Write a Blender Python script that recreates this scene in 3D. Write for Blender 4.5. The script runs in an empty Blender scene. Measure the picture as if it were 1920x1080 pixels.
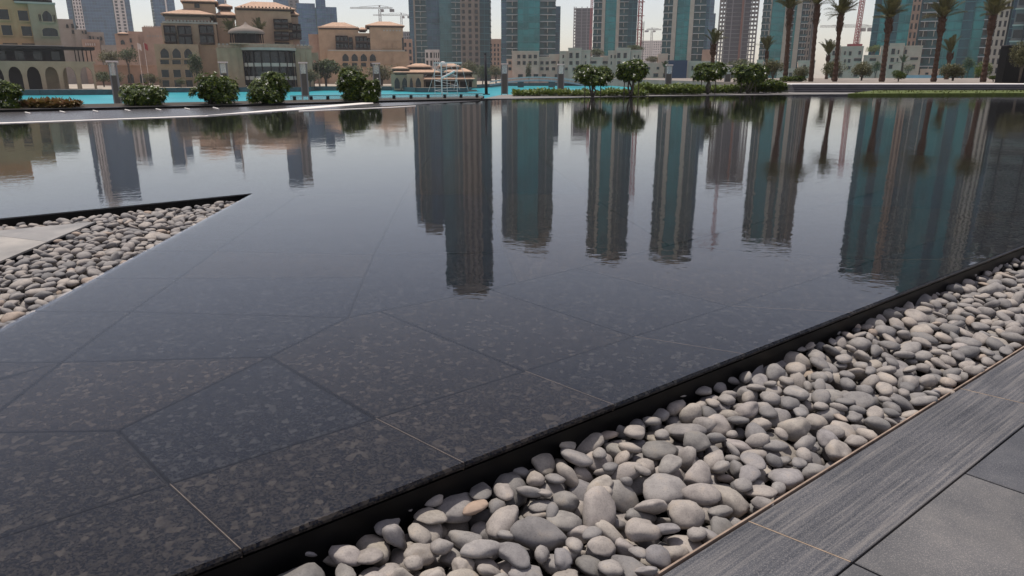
import bpy, bmesh, math, random
import numpy as np
from mathutils import Vector, Matrix, noise
R = math.radians
sc = bpy.context.scene
C = sc.collection
random.seed(7)

# ------------------------------------------------------------------ camera, sky, sun, exposure
F, H = 1327.0, 1.0                                  # focal length in photo pixels, eye height above the pool water
PIT = math.atan(400 / F)
cp, sp_ = math.cos(PIT), math.sin(PIT)
cam_d = bpy.data.cameras.new('camera'); cam = bpy.data.objects.new('camera', cam_d); C.objects.link(cam)
cam.location = (0, 0, H); cam.rotation_euler = (math.pi / 2 - PIT, 0, 0)
cam_d.sensor_width = 36; cam_d.lens = 36 * F / 1920; cam_d.clip_start = 0.05; cam_d.clip_end = 9000
sc.camera = cam
SUN_EL, SUN_AZ = R(70), R(-38)                      # azimuth from straight ahead (+Y), negative = left
wd = bpy.data.worlds.new('World'); sc.world = wd; wd.use_nodes = True
wn = wd.node_tree; wn.nodes.clear()
sky = wn.nodes.new('ShaderNodeTexSky'); sky.sky_type = 'NISHITA'; sky.sun_disc = False
sky.sun_elevation = SUN_EL; sky.sun_rotation = SUN_AZ; sky.dust_density = 1.0; sky.air_density = 1.0; sky.ozone_density = 1.0
SKY_STR = 0.135
hs = wn.nodes.new('ShaderNodeHueSaturation'); hs.inputs['Saturation'].default_value = 0.85
mxw = wn.nodes.new('ShaderNodeMixRGB'); mxw.inputs[0].default_value = 0.16
mxw.inputs[2].default_value = (10.0, 7.4, 6.4, 1)  # dust haze, the same all round
bg = wn.nodes.new('ShaderNodeBackground'); bg.inputs[1].default_value = SKY_STR
wo = wn.nodes.new('ShaderNodeOutputWorld')
wn.links.new(sky.outputs[0], hs.inputs['Color']); wn.links.new(hs.outputs[0], mxw.inputs[1])
wn.links.new(mxw.outputs[0], bg.inputs[0]); wn.links.new(bg.outputs[0], wo.inputs[0])
sun_d = bpy.data.lights.new('sun', 'SUN'); sun_d.energy = 4.6; sun_d.angle = R(.8); sun_d.color = (1, .93, .84)
sun = bpy.data.objects.new('sun', sun_d); C.objects.link(sun)
sv = Vector((math.sin(SUN_AZ) * math.cos(SUN_EL), math.cos(SUN_AZ) * math.cos(SUN_EL), math.sin(SUN_EL)))
sun.rotation_euler = sv.to_track_quat('Z', 'Y').to_euler(); sun.location = (0, 0, 30)
sc.view_settings.view_transform = 'Standard'; sc.view_settings.look = 'None'
sc.view_settings.exposure = 0.0; sc.view_settings.gamma = 1.0; sc.view_settings.use_curve_mapping = False

# ------------------------------------------------------------------ survey helpers: photo pixel -> place on a level or at a distance
def ray(x, y):
    a = (x - 960) / F; b = (540 - y) / F
    return a, cp + b * sp_, -sp_ + b * cp
def gp(x, y, z=0.0):
    d = ray(x, y); t = (z - H) / d[2]
    return Vector((d[0] * t, d[1] * t, z))
def atd(x, y, D):
    d = ray(x, y); t = D / d[1]
    return Vector((d[0] * t, D, H + d[2] * t))
def X(x, y, D): return atd(x, y, D).x
def Z(y, D): return atd(960, y, D).z

# ------------------------------------------------------------------ object helpers
def setp(o, label=None, cat=None, group=None, kind=None):
    for k, v in (('label', label), ('category', cat), ('group', group), ('kind', kind)):
        if v: o[k] = v
    return o
def link(name, me, parent=None, loc=(0, 0, 0), **kw):
    o = bpy.data.objects.new(name, me); C.objects.link(o); o.location = loc
    if parent: o.parent = parent
    return setp(o, **kw)
def thing(name, label, cat, loc, group=None):
    o = link(name, None, None, loc, label=label, cat=cat, group=group); o.empty_display_size = .2
    return o
def mk(name, V, Fc, mat, smooth=False):
    me = bpy.data.meshes.new(name); me.from_pydata([tuple(v) for v in V], [], Fc)
    if mat: me.materials.append(mat)
    if smooth: me.polygons.foreach_set('use_smooth', [True] * len(me.polygons))
    me.update(); return me
CUBE_F = [(0, 3, 2, 1), (4, 5, 6, 7), (0, 1, 5, 4), (1, 2, 6, 5), (2, 3, 7, 6), (3, 0, 4, 7)]
CUBE_V = [(-.5, -.5, -.5), (.5, -.5, -.5), (.5, .5, -.5), (-.5, .5, -.5), (-.5, -.5, .5), (.5, -.5, .5), (.5, .5, .5), (-.5, .5, .5)]
_cub = {}
def cube(mat):
    if mat.name not in _cub: _cub[mat.name] = mk('box_' + mat.name, CUBE_V, CUBE_F, mat)
    return _cub[mat.name]
def bx(name, par, mat, x0, x1, y0, y1, z0, z1, **kw):
    o = link(name, cube(mat), par, ((x0 + x1) / 2, (y0 + y1) / 2, (z0 + z1) / 2), **kw)
    o.scale = (max(abs(x1 - x0), .001), max(abs(y1 - y0), .001), max(abs(z1 - z0), .001)); return o
class MB:
    def __init__(s): s.V = []; s.F = []
    def add(s, V, Fc):
        n = len(s.V); s.V += [tuple(v) for v in V]; s.F += [tuple(i + n for i in f) for f in Fc]
    def box(s, x0, x1, y0, y1, z0, z1):
        s.add([(x0 if v[0] < 0 else x1, y0 if v[1] < 0 else y1, z0 if v[2] < 0 else z1) for v in CUBE_V], CUBE_F)
    def tube(s, pts, rad, n=8, cap=True):
        rings = []
        for i, p in enumerate(pts):
            p = Vector(p); q = Vector(pts[min(i + 1, len(pts) - 1)]) - Vector(pts[max(i - 1, 0)])
            q.normalize(); a = q.orthogonal().normalized(); b = q.cross(a)
            r = rad[i] if isinstance(rad, (list, tuple)) else rad
            rings.append([p + a * r * math.cos(2 * math.pi * k / n) + b * r * math.sin(2 * math.pi * k / n) for k in range(n)])
        V = [v for r_ in rings for v in r_]; Fc = []
        for i in range(len(pts) - 1):
            for k in range(n):
                Fc.append((i * n + k, i * n + (k + 1) % n, (i + 1) * n + (k + 1) % n, (i + 1) * n + k))
        if cap: Fc += [tuple(reversed(range(n))), tuple(range((len(pts) - 1) * n, len(pts) * n))]
        s.add(V, Fc)
    def lathe(s, prof, cx, cy, n=24):
        V = []; Fc = []
        for r, z in prof:
            V += [(cx + r * math.cos(2 * math.pi * k / n), cy + r * math.sin(2 * math.pi * k / n), z) for k in range(n)]
        for i in range(len(prof) - 1):
            for k in range(n): Fc.append((i * n + k, i * n + (k + 1) % n, (i + 1) * n + (k + 1) % n, (i + 1) * n + k))
        s.add(V, Fc)
    def prism(s, poly, z0, z1):
        n = len(poly); a = sum(poly[i][0] * poly[(i + 1) % n][1] - poly[(i + 1) % n][0] * poly[i][1] for i in range(n))
        if a < 0: poly = list(reversed(poly))
        V = [(p[0], p[1], z0) for p in poly] + [(p[0], p[1], z1) for p in poly]
        Fc = [tuple(reversed(range(n))), tuple(range(n, 2 * n))] + [(i, (i + 1) % n, n + (i + 1) % n, n + i) for i in range(n)]
        s.add(V, Fc)
    def obj(s, name, mat, parent=None, loc=(0, 0, 0), smooth=False, **kw):
        return link(name, mk(name, s.V, s.F, mat, smooth), parent, loc, **kw)

# ------------------------------------------------------------------ materials
def newmat(name):
    m = bpy.data.materials.new(name); m.use_nodes = True
    return m, m.node_tree, m.node_tree.nodes['Principled BSDF']
def N(t, typ, **kw):
    n = t.nodes.new(typ)
    for k, v in kw.items():
        if k in n.inputs: n.inputs[k].default_value = v
        else: setattr(n, k, v)
    return n
def ramp(t, fac, stops):
    r = t.nodes.new('ShaderNodeValToRGB'); e = r.color_ramp.elements
    while len(e) < len(stops): e.new(.5)
    for el, (p, c) in zip(e, stops): el.position = p; el.color = (*c, 1) if len(c) == 3 else c
    t.links.new(fac, r.inputs[0]); return r.outputs[0]
def mix(t, fac, a, b, mode='MIX'):
    m = t.nodes.new('ShaderNodeMixRGB'); m.blend_type = mode
    for i, v in ((0, fac), (1, a), (2, b)):
        if hasattr(v, 'is_linked'): t.links.new(v, m.inputs[i])
        else: m.inputs[i].default_value = v if i == 0 else (*v, 1)
    return m.outputs[0]
def plain(name, col, rough=.7, var=.18, scale=1.5, spec=.3, metal=0.0, obj=.0):
    """base colour with soft wear in world space"""
    m, t, b = newmat(name)
    g = N(t, 'ShaderNodeNewGeometry'); n = N(t, 'ShaderNodeTexNoise', Scale=scale, Detail=6.0, Roughness=.62)
    t.links.new(g.outputs['Position'], n.inputs['Vector'])
    lo = tuple(c * (1 - var) for c in col); hi = tuple(min(1, c * (1 + var)) for c in col)
    c = ramp(t, n.outputs[0], [(.3, lo), (.7, hi)])
    if obj:
        oi = N(t, 'ShaderNodeObjectInfo')
        c = mix(t, 1.0, c, ramp(t, oi.outputs['Random'], [(0, (1 - obj,) * 3), (1, (1 + obj * .4,) * 3)]), 'MULTIPLY')
    t.links.new(c, b.inputs['Base Color']); b.inputs['Roughness'].default_value = rough
    b.inputs['Specular IOR Level'].default_value = spec; b.inputs['Metallic'].default_value = metal
    return m
def glassmat(name, col, cell=(3.0, 3.5), rough=.12, metal=.35, var=.5):
    """curtain wall glass: tint, with each pane leaning and shaded a little differently"""
    m, t, b = newmat(name)
    g = N(t, 'ShaderNodeNewGeometry'); mp = N(t, 'ShaderNodeMapping'); t.links.new(g.outputs['Position'], mp.inputs[0])
    mp.inputs['Scale'].default_value = (1 / cell[0], .02, 1 / cell[1])
    fl = N(t, 'ShaderNodeVectorMath', operation='FLOOR'); t.links.new(mp.outputs[0], fl.inputs[0])
    w = N(t, 'ShaderNodeTexWhiteNoise'); t.links.new(fl.outputs[0], w.inputs[0])
    lo = tuple(c * (1 - var) for c in col); hi = tuple(min(1, c * (1 + .5 * var)) for c in col)
    n = N(t, 'ShaderNodeTexNoise', Scale=.035, Detail=3.0); t.links.new(g.outputs['Position'], n.inputs['Vector'])
    c = mix(t, .35, ramp(t, w.outputs[0], [(0, lo), (.5, col), (1, hi)]), ramp(t, n.outputs[0], [(.35, lo), (.65, hi)]))
    t.links.new(c, b.inputs['Base Color']); b.inputs['Roughness'].default_value = rough
    b.inputs['Metallic'].default_value = metal; b.inputs['Specular IOR Level'].default_value = .5
    bp = N(t, 'ShaderNodeBump', Strength=.06, Distance=.4); t.links.new(w.outputs[0], bp.inputs['Height'])
    return m
M = {}
# pool granite: near-black stone full of paler flakes, each slab cut from another block
def granite(name, browner):
    m, t, b = newmat(name)
    g = N(t, 'ShaderNodeNewGeometry'); oi = N(t, 'ShaderNodeObjectInfo')
    mp = N(t, 'ShaderNodeMapping'); t.links.new(g.outputs['Position'], mp.inputs[0])
    rv = N(t, 'ShaderNodeVectorMath', operation='SCALE'); rv.inputs['Scale'].default_value = 9.0
    t.links.new(oi.outputs['Random'], rv.inputs[0]); t.links.new(rv.outputs[0], mp.inputs['Location'])
    n0 = N(t, 'ShaderNodeTexNoise', Scale=60.0, Detail=4.0, Roughness=.7); t.links.new(mp.outputs[0], n0.inputs['Vector'])
    wv = N(t, 'ShaderNodeVectorMath', operation='SCALE'); wv.inputs['Scale'].default_value = .02; t.links.new(n0.outputs['Color'], wv.inputs[0])
    av = N(t, 'ShaderNodeVectorMath', operation='ADD'); t.links.new(mp.outputs[0], av.inputs[0]); t.links.new(wv.outputs[0], av.inputs[1])
    v = N(t, 'ShaderNodeTexVoronoi', Scale=190.0); t.links.new(av.outputs[0], v.inputs['Vector'])
    v2 = N(t, 'ShaderNodeTexVoronoi', Scale=58.0); t.links.new(av.outputs[0], v2.inputs['Vector'])
    s1 = N(t, 'ShaderNodeSeparateColor'); t.links.new(v.outputs['Color'], s1.inputs[0])
    s2 = N(t, 'ShaderNodeSeparateColor'); t.links.new(v2.outputs['Color'], s2.inputs[0])
    base = ramp(t, n0.outputs[0], [(.35, (.0018, .0026, .005)), (.7, (.0055, .007, .0115))])
    tone = ramp(t, oi.outputs['Random'], [(0, (.85, .95, 1.12)), (.5, (.95, 1.0, 1.06)), (.65, (1.08, 1.03, .99)), (1, (1.28, 1.15, 1.05))])
    fl = ramp(t, s1.outputs[0], [(.25, (0, 0, 0)), (1.0, (1, 1, 1))])
    fl2 = ramp(t, s2.outputs[1], [(.78, (0, 0, 0)), (1.0, (.8, .8, .8))])
    c = mix(t, fl, base, (.026, .0248, .0242))
    c = mix(t, fl2, c, (.048, .0445, .042))
    c = mix(t, 1.0, c, tone, 'MULTIPLY')
    t.links.new(c, b.inputs['Base Color']); b.inputs['Roughness'].default_value = .22; b.inputs['Specular IOR Level'].default_value = .12
    return m
M['granite'] = granite('pool_granite', False)
M['black'] = plain('black_granite_and_shade', (.003, .003, .0035), .4, .3, 8, .15)
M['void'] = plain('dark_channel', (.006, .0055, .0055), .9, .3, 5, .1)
M['rust'] = plain('weathered_steel', (.24, .18, .14), .8, .4, 14, .2)
M['mortar'] = plain('sandy_joint', (.13, .105, .085), .9, .3, 30, .1)
M['tanjoint'] = plain('tan_joint', (.24, .185, .14), .9, .3, 30, .1)
M['joint'] = plain('dark_joint', (.012, .012, .013), .9, .3, 30, .1)
# water film over the granite
m, t, b = newmat('pool_water'); t.nodes.remove(b)
g = N(t, 'ShaderNodeNewGeometry')
mp = N(t, 'ShaderNodeMapping'); mp.inputs['Scale'].default_value = (1, 1.35, 1); t.links.new(g.outputs['Position'], mp.inputs[0])
na = N(t, 'ShaderNodeTexNoise', Scale=9.0, Detail=2.5, Roughness=.55); nb = N(t, 'ShaderNodeTexNoise', Scale=1.1, Detail=2.0)
for n_ in (na, nb): t.links.new(mp.outputs[0], n_.inputs['Vector'])
nc = N(t, 'ShaderNodeTexNoise', Scale=.16, Detail=2.0); t.links.new(g.outputs['Position'], nc.inputs['Vector'])
gust = ramp(t, nc.outputs[0], [(.35, (.35,) * 3), (.65, (1,) * 3)])
hb = N(t, 'ShaderNodeMath', operation='MULTIPLY_ADD'); t.links.new(nb.outputs[0], hb.inputs[0]); hb.inputs[1].default_value = 1.7
hm = N(t, 'ShaderNodeMath', operation='MULTIPLY'); t.links.new(na.outputs[0], hm.inputs[0]); t.links.new(gust, hm.inputs[1])
t.links.new(hm.outputs[0], hb.inputs[2])
bp = N(t, 'ShaderNodeBump', Strength=1.0, Distance=.0010); t.links.new(hb.outputs[0], bp.inputs['Height'])
fr = N(t, 'ShaderNodeFresnel', IOR=1.33); t.links.new(bp.outputs[0], fr.inputs['Normal'])
gl = N(t, 'ShaderNodeBsdfGlossy', Roughness=.012); t.links.new(bp.outputs[0], gl.inputs['Normal'])
gl.inputs['Color'].default_value = (1, 1, 1, 1)
tr = N(t, 'ShaderNodeBsdfTransparent'); ms = N(t, 'ShaderNodeMixShader')
t.links.new(fr.outputs[0], ms.inputs[0]); t.links.new(tr.outputs[0], ms.inputs[1]); t.links.new(gl.outputs[0], ms.inputs[2])
t.links.new(ms.outputs[0], t.nodes['Material Output'].inputs[0]); M['water'] = m
# pebbles
def pebble_mat(name, island):
    m, t, b = newmat(name)
    g = N(t, 'ShaderNodeNewGeometry'); oi = N(t, 'ShaderNodeObjectInfo')
    rnd = g.outputs['Random Per Island'] if island else oi.outputs['Random']
    tc = N(t, 'ShaderNodeTexCoord'); n = N(t, 'ShaderNodeTexNoise', Scale=22.0, Detail=7.0, Roughness=.65)
    t.links.new(g.outputs['Position'], n.inputs['Vector'])
    n2 = N(t, 'ShaderNodeTexNoise', Scale=260.0, Detail=3.0); t.links.new(g.outputs['Position'], n2.inputs['Vector'])
    if island: c = ramp(t, rnd, [(0, (.17, .163, .16)), (.16, (.21, .198, .192)), (.3, (.25, .235, .225)), (.55, (.30, .272, .25)), (.75, (.335, .298, .265)), (.88, (.24, .228, .222)), (.96, (.36, .318, .28)), (1, (.32, .25, .20))])
    else: c = oi.outputs['Color']
    c = mix(t, 1.0, c, ramp(t, n.outputs[0], [(.3, (.58, .575, .59)), (.55, (.9, .9, .895)), (.75, (1.06, .99, .90))]), 'MULTIPLY')
    c = mix(t, 1.0, c, ramp(t, n2.outputs[0], [(.25, (.72,) * 3), (.45, (1.0,) * 3), (.75, (1.08,) * 3)]), 'MULTIPLY')
    t.links.new(c, b.inputs['Base Color']); b.inputs['Roughness'].default_value = .72; b.inputs['Specular IOR Level'].default_value = .25
    bp = N(t, 'ShaderNodeBump', Strength=.25, Distance=.004); t.links.new(n.outputs[0], bp.inputs['Height']); t.links.new(bp.outputs[0], b.inputs['Normal'])
    return m
M['peb'] = pebble_mat('river_pebble', False); M['pebs'] = pebble_mat('river_pebble_mass', True)
M['pebbrown'] = plain('brown_pebble', (.30, .225, .175), .75, .25, 25, .2)
# paving
def paving(name, streak, c0, c1, c2):
    m, t, b = newmat(name)
    g = N(t, 'ShaderNodeNewGeometry'); oi = N(t, 'ShaderNodeObjectInfo'); mp = N(t, 'ShaderNodeMapping')
    mp.vector_type = 'TEXTURE'; mp.inputs['Rotation'].default_value = (0, 0, PAV_ANG); t.links.new(g.outputs['Position'], mp.inputs[0])
    m2 = N(t, 'ShaderNodeMapping'); m2.inputs['Scale'].default_value = (1.3, 50, 1) if streak else (3, 3, 1); t.links.new(mp.outputs[0], m2.inputs[0])
    rs = N(t, 'ShaderNodeVectorMath', operation='SCALE'); rs.inputs['Scale'].default_value = 20.0; t.links.new(oi.outputs['Random'], rs.inputs[0]); t.links.new(rs.outputs[0], m2.inputs['Location'])
    n = N(t, 'ShaderNodeTexNoise', Scale=1.6, Detail=9.0, Roughness=.62, Distortion=.5); t.links.new(m2.outputs[0], n.inputs['Vector'])
    n2 = N(t, 'ShaderNodeTexNoise', Scale=330.0, Detail=2.0); t.links.new(g.outputs['Position'], n2.inputs['Vector'])
    n3 = N(t, 'ShaderNodeTexNoise', Scale=3.0, Detail=5.0); t.links.new(g.outputs['Position'], n3.inputs['Vector'])
    c = ramp(t, n.outputs[0], [(.32, c0), (.5, c1), (.68, c2)])
    c = mix(t, ramp(t, n2.outputs[0], [(.5, (0, 0, 0)), (.75, (.75,) * 3)]), c, (.185, .18, .178))
    c = mix(t, 1.0, c, ramp(t, n3.outputs[0], [(.3, (.7,) * 3), (.7, (1.25, 1.2, 1.15))]), 'MULTIPLY')
    c = mix(t, 1.0, c, ramp(t, oi.outputs['Random'], [(0, (.75, .77, .82)), (1, (1.15, 1.12, 1.08))]), 'MULTIPLY')
    t.links.new(c, b.inputs['Base Color']); b.inputs['Roughness'].default_value = .6; b.inputs['Specular IOR Level'].default_value = .3
    bp = N(t, 'ShaderNodeBump', Strength=.35, Distance=.002); t.links.new(n2.outputs[0], bp.inputs['Height']); t.links.new(bp.outputs[0], b.inputs['Normal'])
    return m
PAV_ANG = math.atan2(.62, .784)
M['plank'] = paving('streaked_slate', True, (.024, .028, .037), (.052, .056, .067), (.118, .116, .118))
M['tile'] = paving('speckled_granite_tile', False, (.050, .053, .061), (.070, .073, .080), (.092, .093, .097))
M['lighttile'] = paving('light_tile', False, (.20, .195, .19), (.235, .23, .22), (.27, .26, .245))
M['wetstone'] = plain('wet_ledge_stone', (.05, .045, .045), .25, .35, 3, .4)
M['palestone_and_sheen'] = plain('pale_kerb_stone_and_sky_sheen', (.62, .58, .54), .6, .15, 4)
M['whitestone'] = plain('white_cap_stone', (.70, .67, .64), .7, .12, 2)
M['greywall'] = plain('grey_step_stone', (.058, .055, .062), .8, .25, 1.2)
M['terrace'] = plain('terrace_paving', (.20, .17, .145), .9, .2, .6)
M['soil'] = plain('planting_soil', (.045, .035, .025), .95, .4, 5)
M['parkground'] = plain('park_paving', (.16, .15, .14), .85, .2, .8)
M['lawn'] = plain('lawn_turf', (.065, .085, .014), .9, .35, 6)
M['far_ground'] = plain('far_ground', (.30, .26, .21), .9, .25, .03)
M['bank'] = plain('bank_wall_blue', (.035, .075, .085), .6, .3, .8)
# turquoise lake
m, t, b = newmat('turquoise_lake')
g = N(t, 'ShaderNodeNewGeometry'); n = N(t, 'ShaderNodeTexNoise', Scale=.05, Detail=4.0); t.links.new(g.outputs['Position'], n.inputs['Vector'])
t.links.new(ramp(t, n.outputs[0], [(.3, (.004, .22, .28)), (.7, (.008, .30, .34))]), b.inputs['Base Color'])
b.inputs['Roughness'].default_value = .35; b.inputs['Specular IOR Level'].default_value = .22
n = N(t, 'ShaderNodeTexNoise', Scale=2.0, Detail=4.0); t.links.new(g.outputs['Position'], n.inputs['Vector'])
bp = N(t, 'ShaderNodeBump', Strength=.3, Distance=.05); t.links.new(n.outputs[0], bp.inputs['Height']); t.links.new(bp.outputs[0], b.inputs['Normal'])
M['lake'] = m
# buildings
for k, c, r_ in (('cream', (.43, .30, .20), .85), ('creamgreen', (.37, .285, .19), .85), ('pink', (.38, .255, .19), .85), ('ochre', (.50, .31, .165), .85), ('beige', (.52, .375, .295), .85),
                 ('stone', (.30, .255, .215), .8), ('stonepale', (.42, .39, .33), .8), ('concrete', (.22, .215, .22), .85), ('concdark', (.075, .075, .09), .85),
                 ('white', (.66, .59, .55), .8), ('timber', (.013, .010, .0095), .7), ('slab', (.46, .48, .49), .7), ('greyfacade', (.17, .155, .15), .7),
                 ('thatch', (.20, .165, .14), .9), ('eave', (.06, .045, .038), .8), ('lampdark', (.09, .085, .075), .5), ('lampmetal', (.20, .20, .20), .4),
                 ('polemetal', (.03, .03, .032), .4), ('redsteel', (.33, .055, .06), .6), ('greysteel', (.30, .28, .27), .6), ('orange', (.19, .085, .06), .7), ('navy', (.02, .035, .075), .6),
                 ('hoard', (.30, .34, .38), .7)):
    M[k] = plain(k + '_surface', c, r_, .13, .35 if c[0] > .1 else 1.0, .25)
M['rooftile'] = plain('clay_roof_tile', (.40, .265, .185), .85, .22, 1.2, .2)
M['scaff'] = plain('white_scaffold_paint', (.72, .62, .58), .5, .05, 2)
M['win'] = glassmat('window_glass_dark', (.007, .014, .018), (1.3, 2.0), .2, .0, .6)
M['teal'] = glassmat('teal_glass', (.02, .17, .185)); M['tealdark'] = glassmat('dark_teal_glass', (.008, .06, .085))
M['blueg'] = glassmat('blue_glass', (.045, .095, .145)); M['bluef'] = glassmat('far_blue_glass', (.05, .10, .18))
M['balcg'] = glassmat('balcony_glass', (.012, .065, .075), (2.2, 3.5), .2, .2, .7)
M['greyteal'] = glassmat('grey_teal_glass', (.045, .115, .13))
M['line'] = plain('aluminium_transom', (.045, .15, .165), .45, .1, 2, .4)
m, t, b = newmat('clear_glass'); b.inputs['Base Color'].default_value = (.75, .86, .84, 1); b.inputs['Roughness'].default_value = .05
b.inputs['Alpha'].default_value = .28; M['clear'] = m
# foliage and bark
def leafmat(name, c0, c1, c2, rough=.5):
    m, t, b = newmat(name)
    g = N(t, 'ShaderNodeNewGeometry')
    t.links.new(ramp(t, g.outputs['Random Per Island'], [(0, c0), (.55, c1), (1, c2)]), b.inputs['Base Color'])
    b.inputs['Roughness'].default_value = rough; b.inputs['Specular IOR Level'].default_value = .3
    tl = N(t, 'ShaderNodeBsdfTranslucent'); t.links.new(ramp(t, g.outputs['Random Per Island'], [(0, c1), (1, c2)]), tl.inputs[0])
    ms = N(t, 'ShaderNodeMixShader'); ms.inputs[0].default_value = .16
    t.links.new(b.outputs[0], ms.inputs[1]); t.links.new(tl.outputs[0], ms.inputs[2]); t.links.new(ms.outputs[0], t.nodes['Material Output'].inputs[0])
    return m
M['frang'] = leafmat('frangipani_leaf', (.008, .024, .003), (.036, .068, .004), (.125, .16, .008), .55)
M['petal'] = plain('white_petal', (.80, .78, .68), .6, .05, 9)
M['hedge'] = leafmat('hedge_leaf', (.05, .085, .016), (.10, .15, .025), (.19, .21, .045))
M['yellowleaf'] = leafmat('dry_flower_leaf', (.10, .08, .02), (.17, .12, .03), (.22, .10, .06))
M['olive'] = leafmat('olive_leaf', (.06, .062, .026), (.105, .105, .045), (.16, .15, .07), .6)
M['green'] = leafmat('tree_leaf', (.025, .05, .018), (.055, .085, .03), (.10, .12, .045), .6)
M['palm'] = leafmat('palm_leaflet', (.05, .055, .018), (.085, .085, .03), (.13, .115, .05), .5)
M['bark'] = plain('palm_bark', (.085, .052, .038), .95, .4, 9, .1)
M['branch'] = plain('grey_branch', (.11, .095, .08), .9, .3, 9, .1)
M['grass'] = leafmat('grass_blade', (.04, .055, .010), (.075, .09, .016), (.12, .11, .03), .7)

# ------------------------------------------------------------------ the lie of the land
LAKE_Z = -3.75; FAR_Z = -2.6
def poly_obj(name, pts, mat, z0, z1=None, **kw):
    mb = MB()
    if z1 is None:
        a = sum(pts[i][0] * pts[(i + 1) % len(pts)][1] - pts[(i + 1) % len(pts)][0] * pts[i][1] for i in range(len(pts)))
        if a < 0: pts = list(reversed(pts))
        mb.add([(p[0], p[1], z0) for p in pts], [tuple(range(len(pts)))])
    else: mb.prism([(p[0], p[1]) for p in pts], z0, z1)
    return mb.obj(name, mat, **kw)
# terrain under everything reaching the horizon
poly_obj('terrain', [(-6000, -300), (6000, -300), (6000, 8000), (-6000, 8000)], M['far_ground'], LAKE_Z - .6, kind='structure')
poly_obj('lake', [(-420, 30), (150, 30), (150, 420), (-420, 420)], M['lake'], LAKE_Z, kind='structure')
# far bank: follows the shore in front of the hotels, the pavilion and the low houses
shore_px = [(-700, 186, 176), (70, 186, 176), (232, 182, 182), (236, 176, 205), (330, 176, 205), (470, 177, 212), (575, 175, 214), (585, 172, 228), (735, 170, 230), (780, 176, 205), (872, 176, 205), (882, 166, 262), (945, 161, 320), (1200, 160, 335), (1420, 160, 335), (2600, 160, 335)]
shore = [Vector((X(x, 140, d), d)) for x, y, d in shore_px]
poly_obj('far_bank', [(p.x, p.y) for p in shore] + [(6000, 7900), (-6000, 7900)], M['far_ground'], LAKE_Z - .5, FAR_Z, kind='structure')
mb = MB()
for a, c_ in zip(shore[:-1], shore[1:]):
    n = Vector((c_.y - a.y, -(c_.x - a.x))).normalized() * .4
    mb.prism([(a.x + n.x, a.y + n.y), (c_.x + n.x, c_.y + n.y), (c_.x, c_.y), (a.x, a.y)], LAKE_Z - .4, FAR_Z + .12)
mb.obj('lake_bank_wall', M['bank'], kind='structure')

# ------------------------------------------------------------------ foreground frame: along the pool edge (U) and across it towards the paving (W)
EA, EB = gp(455, 1028), gp(1920, 459)
U = (EB - EA).normalized(); W = Vector((U.y, -U.x, 0))
PZ = -.125                                           # paving and steel edging level
def uw(v): d = v - EA; return d.dot(U), d.dot(W)
def at(u, w, z=0.0): v = EA + U * u + W * w; return Vector((v.x, v.y, z))
S1 = np.mean([uw(gp(x, y, PZ))[1] for x, y in ((553, 1032), (848, 913), (1259, 742), (1598, 599))]) - .042
S2 = np.mean([uw(gp(x, y, PZ))[1] for x, y in ((1245, 1080), (1400, 975), (1700, 790), (1920, 650))])
S3 = np.mean([uw(gp(x, y, PZ))[1] for x, y in ((1600, 1055), (1920, 795))])
PAV_ANG = math.atan2(U.y, U.x)
def edge_px(x): return gp(x, 1028 - .3884 * (x - 455))
def lineL(x): return (x, 1003 - .3155 * x)

# pool: bed, slabs, water
def wl(x): return (x, 363 + .5298 * (470 - x))       # lower edge of the pebble bay
def wu(x): return (x, 363 + .1 * (470 - x))          # upper edge
E_far = at(30, 0)
far_px = [(2300, 172), (1920, 175), (1480, 178), (1200, 181), (960, 186), (780, 197), (560, 208), (390, 217), (0, 231), (-1300, 285.6)]
pool_poly = [at(-1.6, 0), E_far] + [gp(*q) for q in far_px] + [gp(*wu(-1500)), gp(470, 363), gp(*wl(-900)), gp(-1500, 1750)]
bed_poly = [at(-1.6, -.21), at(30, -.21)] + pool_poly[2:]
poly_obj('pool_bed', [(p.x, p.y) for p in bed_poly], M['granite'], -.45, -.032, kind='structure')
def inset(pts, d):
    n = len(pts); a = sum(pts[i].x * pts[(i + 1) % n].y - pts[(i + 1) % n].x * pts[i].y for i in range(n))
    if a < 0: pts = list(reversed(pts))
    out = []
    for i in range(n):
        p0, p1, p2 = pts[i - 1], pts[i], pts[(i + 1) % n]
        e1 = (p1 - p0).normalized(); e2 = (p2 - p1).normalized()
        n1 = Vector((-e1.y, e1.x, 0)); n2 = Vector((-e2.y, e2.x, 0)); b_ = n1 + n2
        k = d / max(.35, (1 + n1.dot(n2)) / 1.0)
        out.append(p1 + b_ * k)
    return out
def slab_mesh(name, pts, ztop, thick, mat, gap, bev):
    o = inset(pts, gap); i = inset(pts, gap + bev); n = len(o)
    V = [(p.x, p.y, ztop - thick) for p in o] + [(p.x, p.y, ztop - bev) for p in o] + [(p.x, p.y, ztop) for p in i]
    Fc = [tuple(range(2 * n, 3 * n))]
    for r_ in (0, 1):
        for k in range(n): Fc.append((r_ * n + k, r_ * n + (k + 1) % n, (r_ + 1) * n + (k + 1) % n, (r_ + 1) * n + k))
    return mk(name, V, Fc, mat)
floor = thing('pool_floor', 'dark granite slab floor under the thin water of the reflecting pool', 'pool floor', (0, 0, 0))
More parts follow.
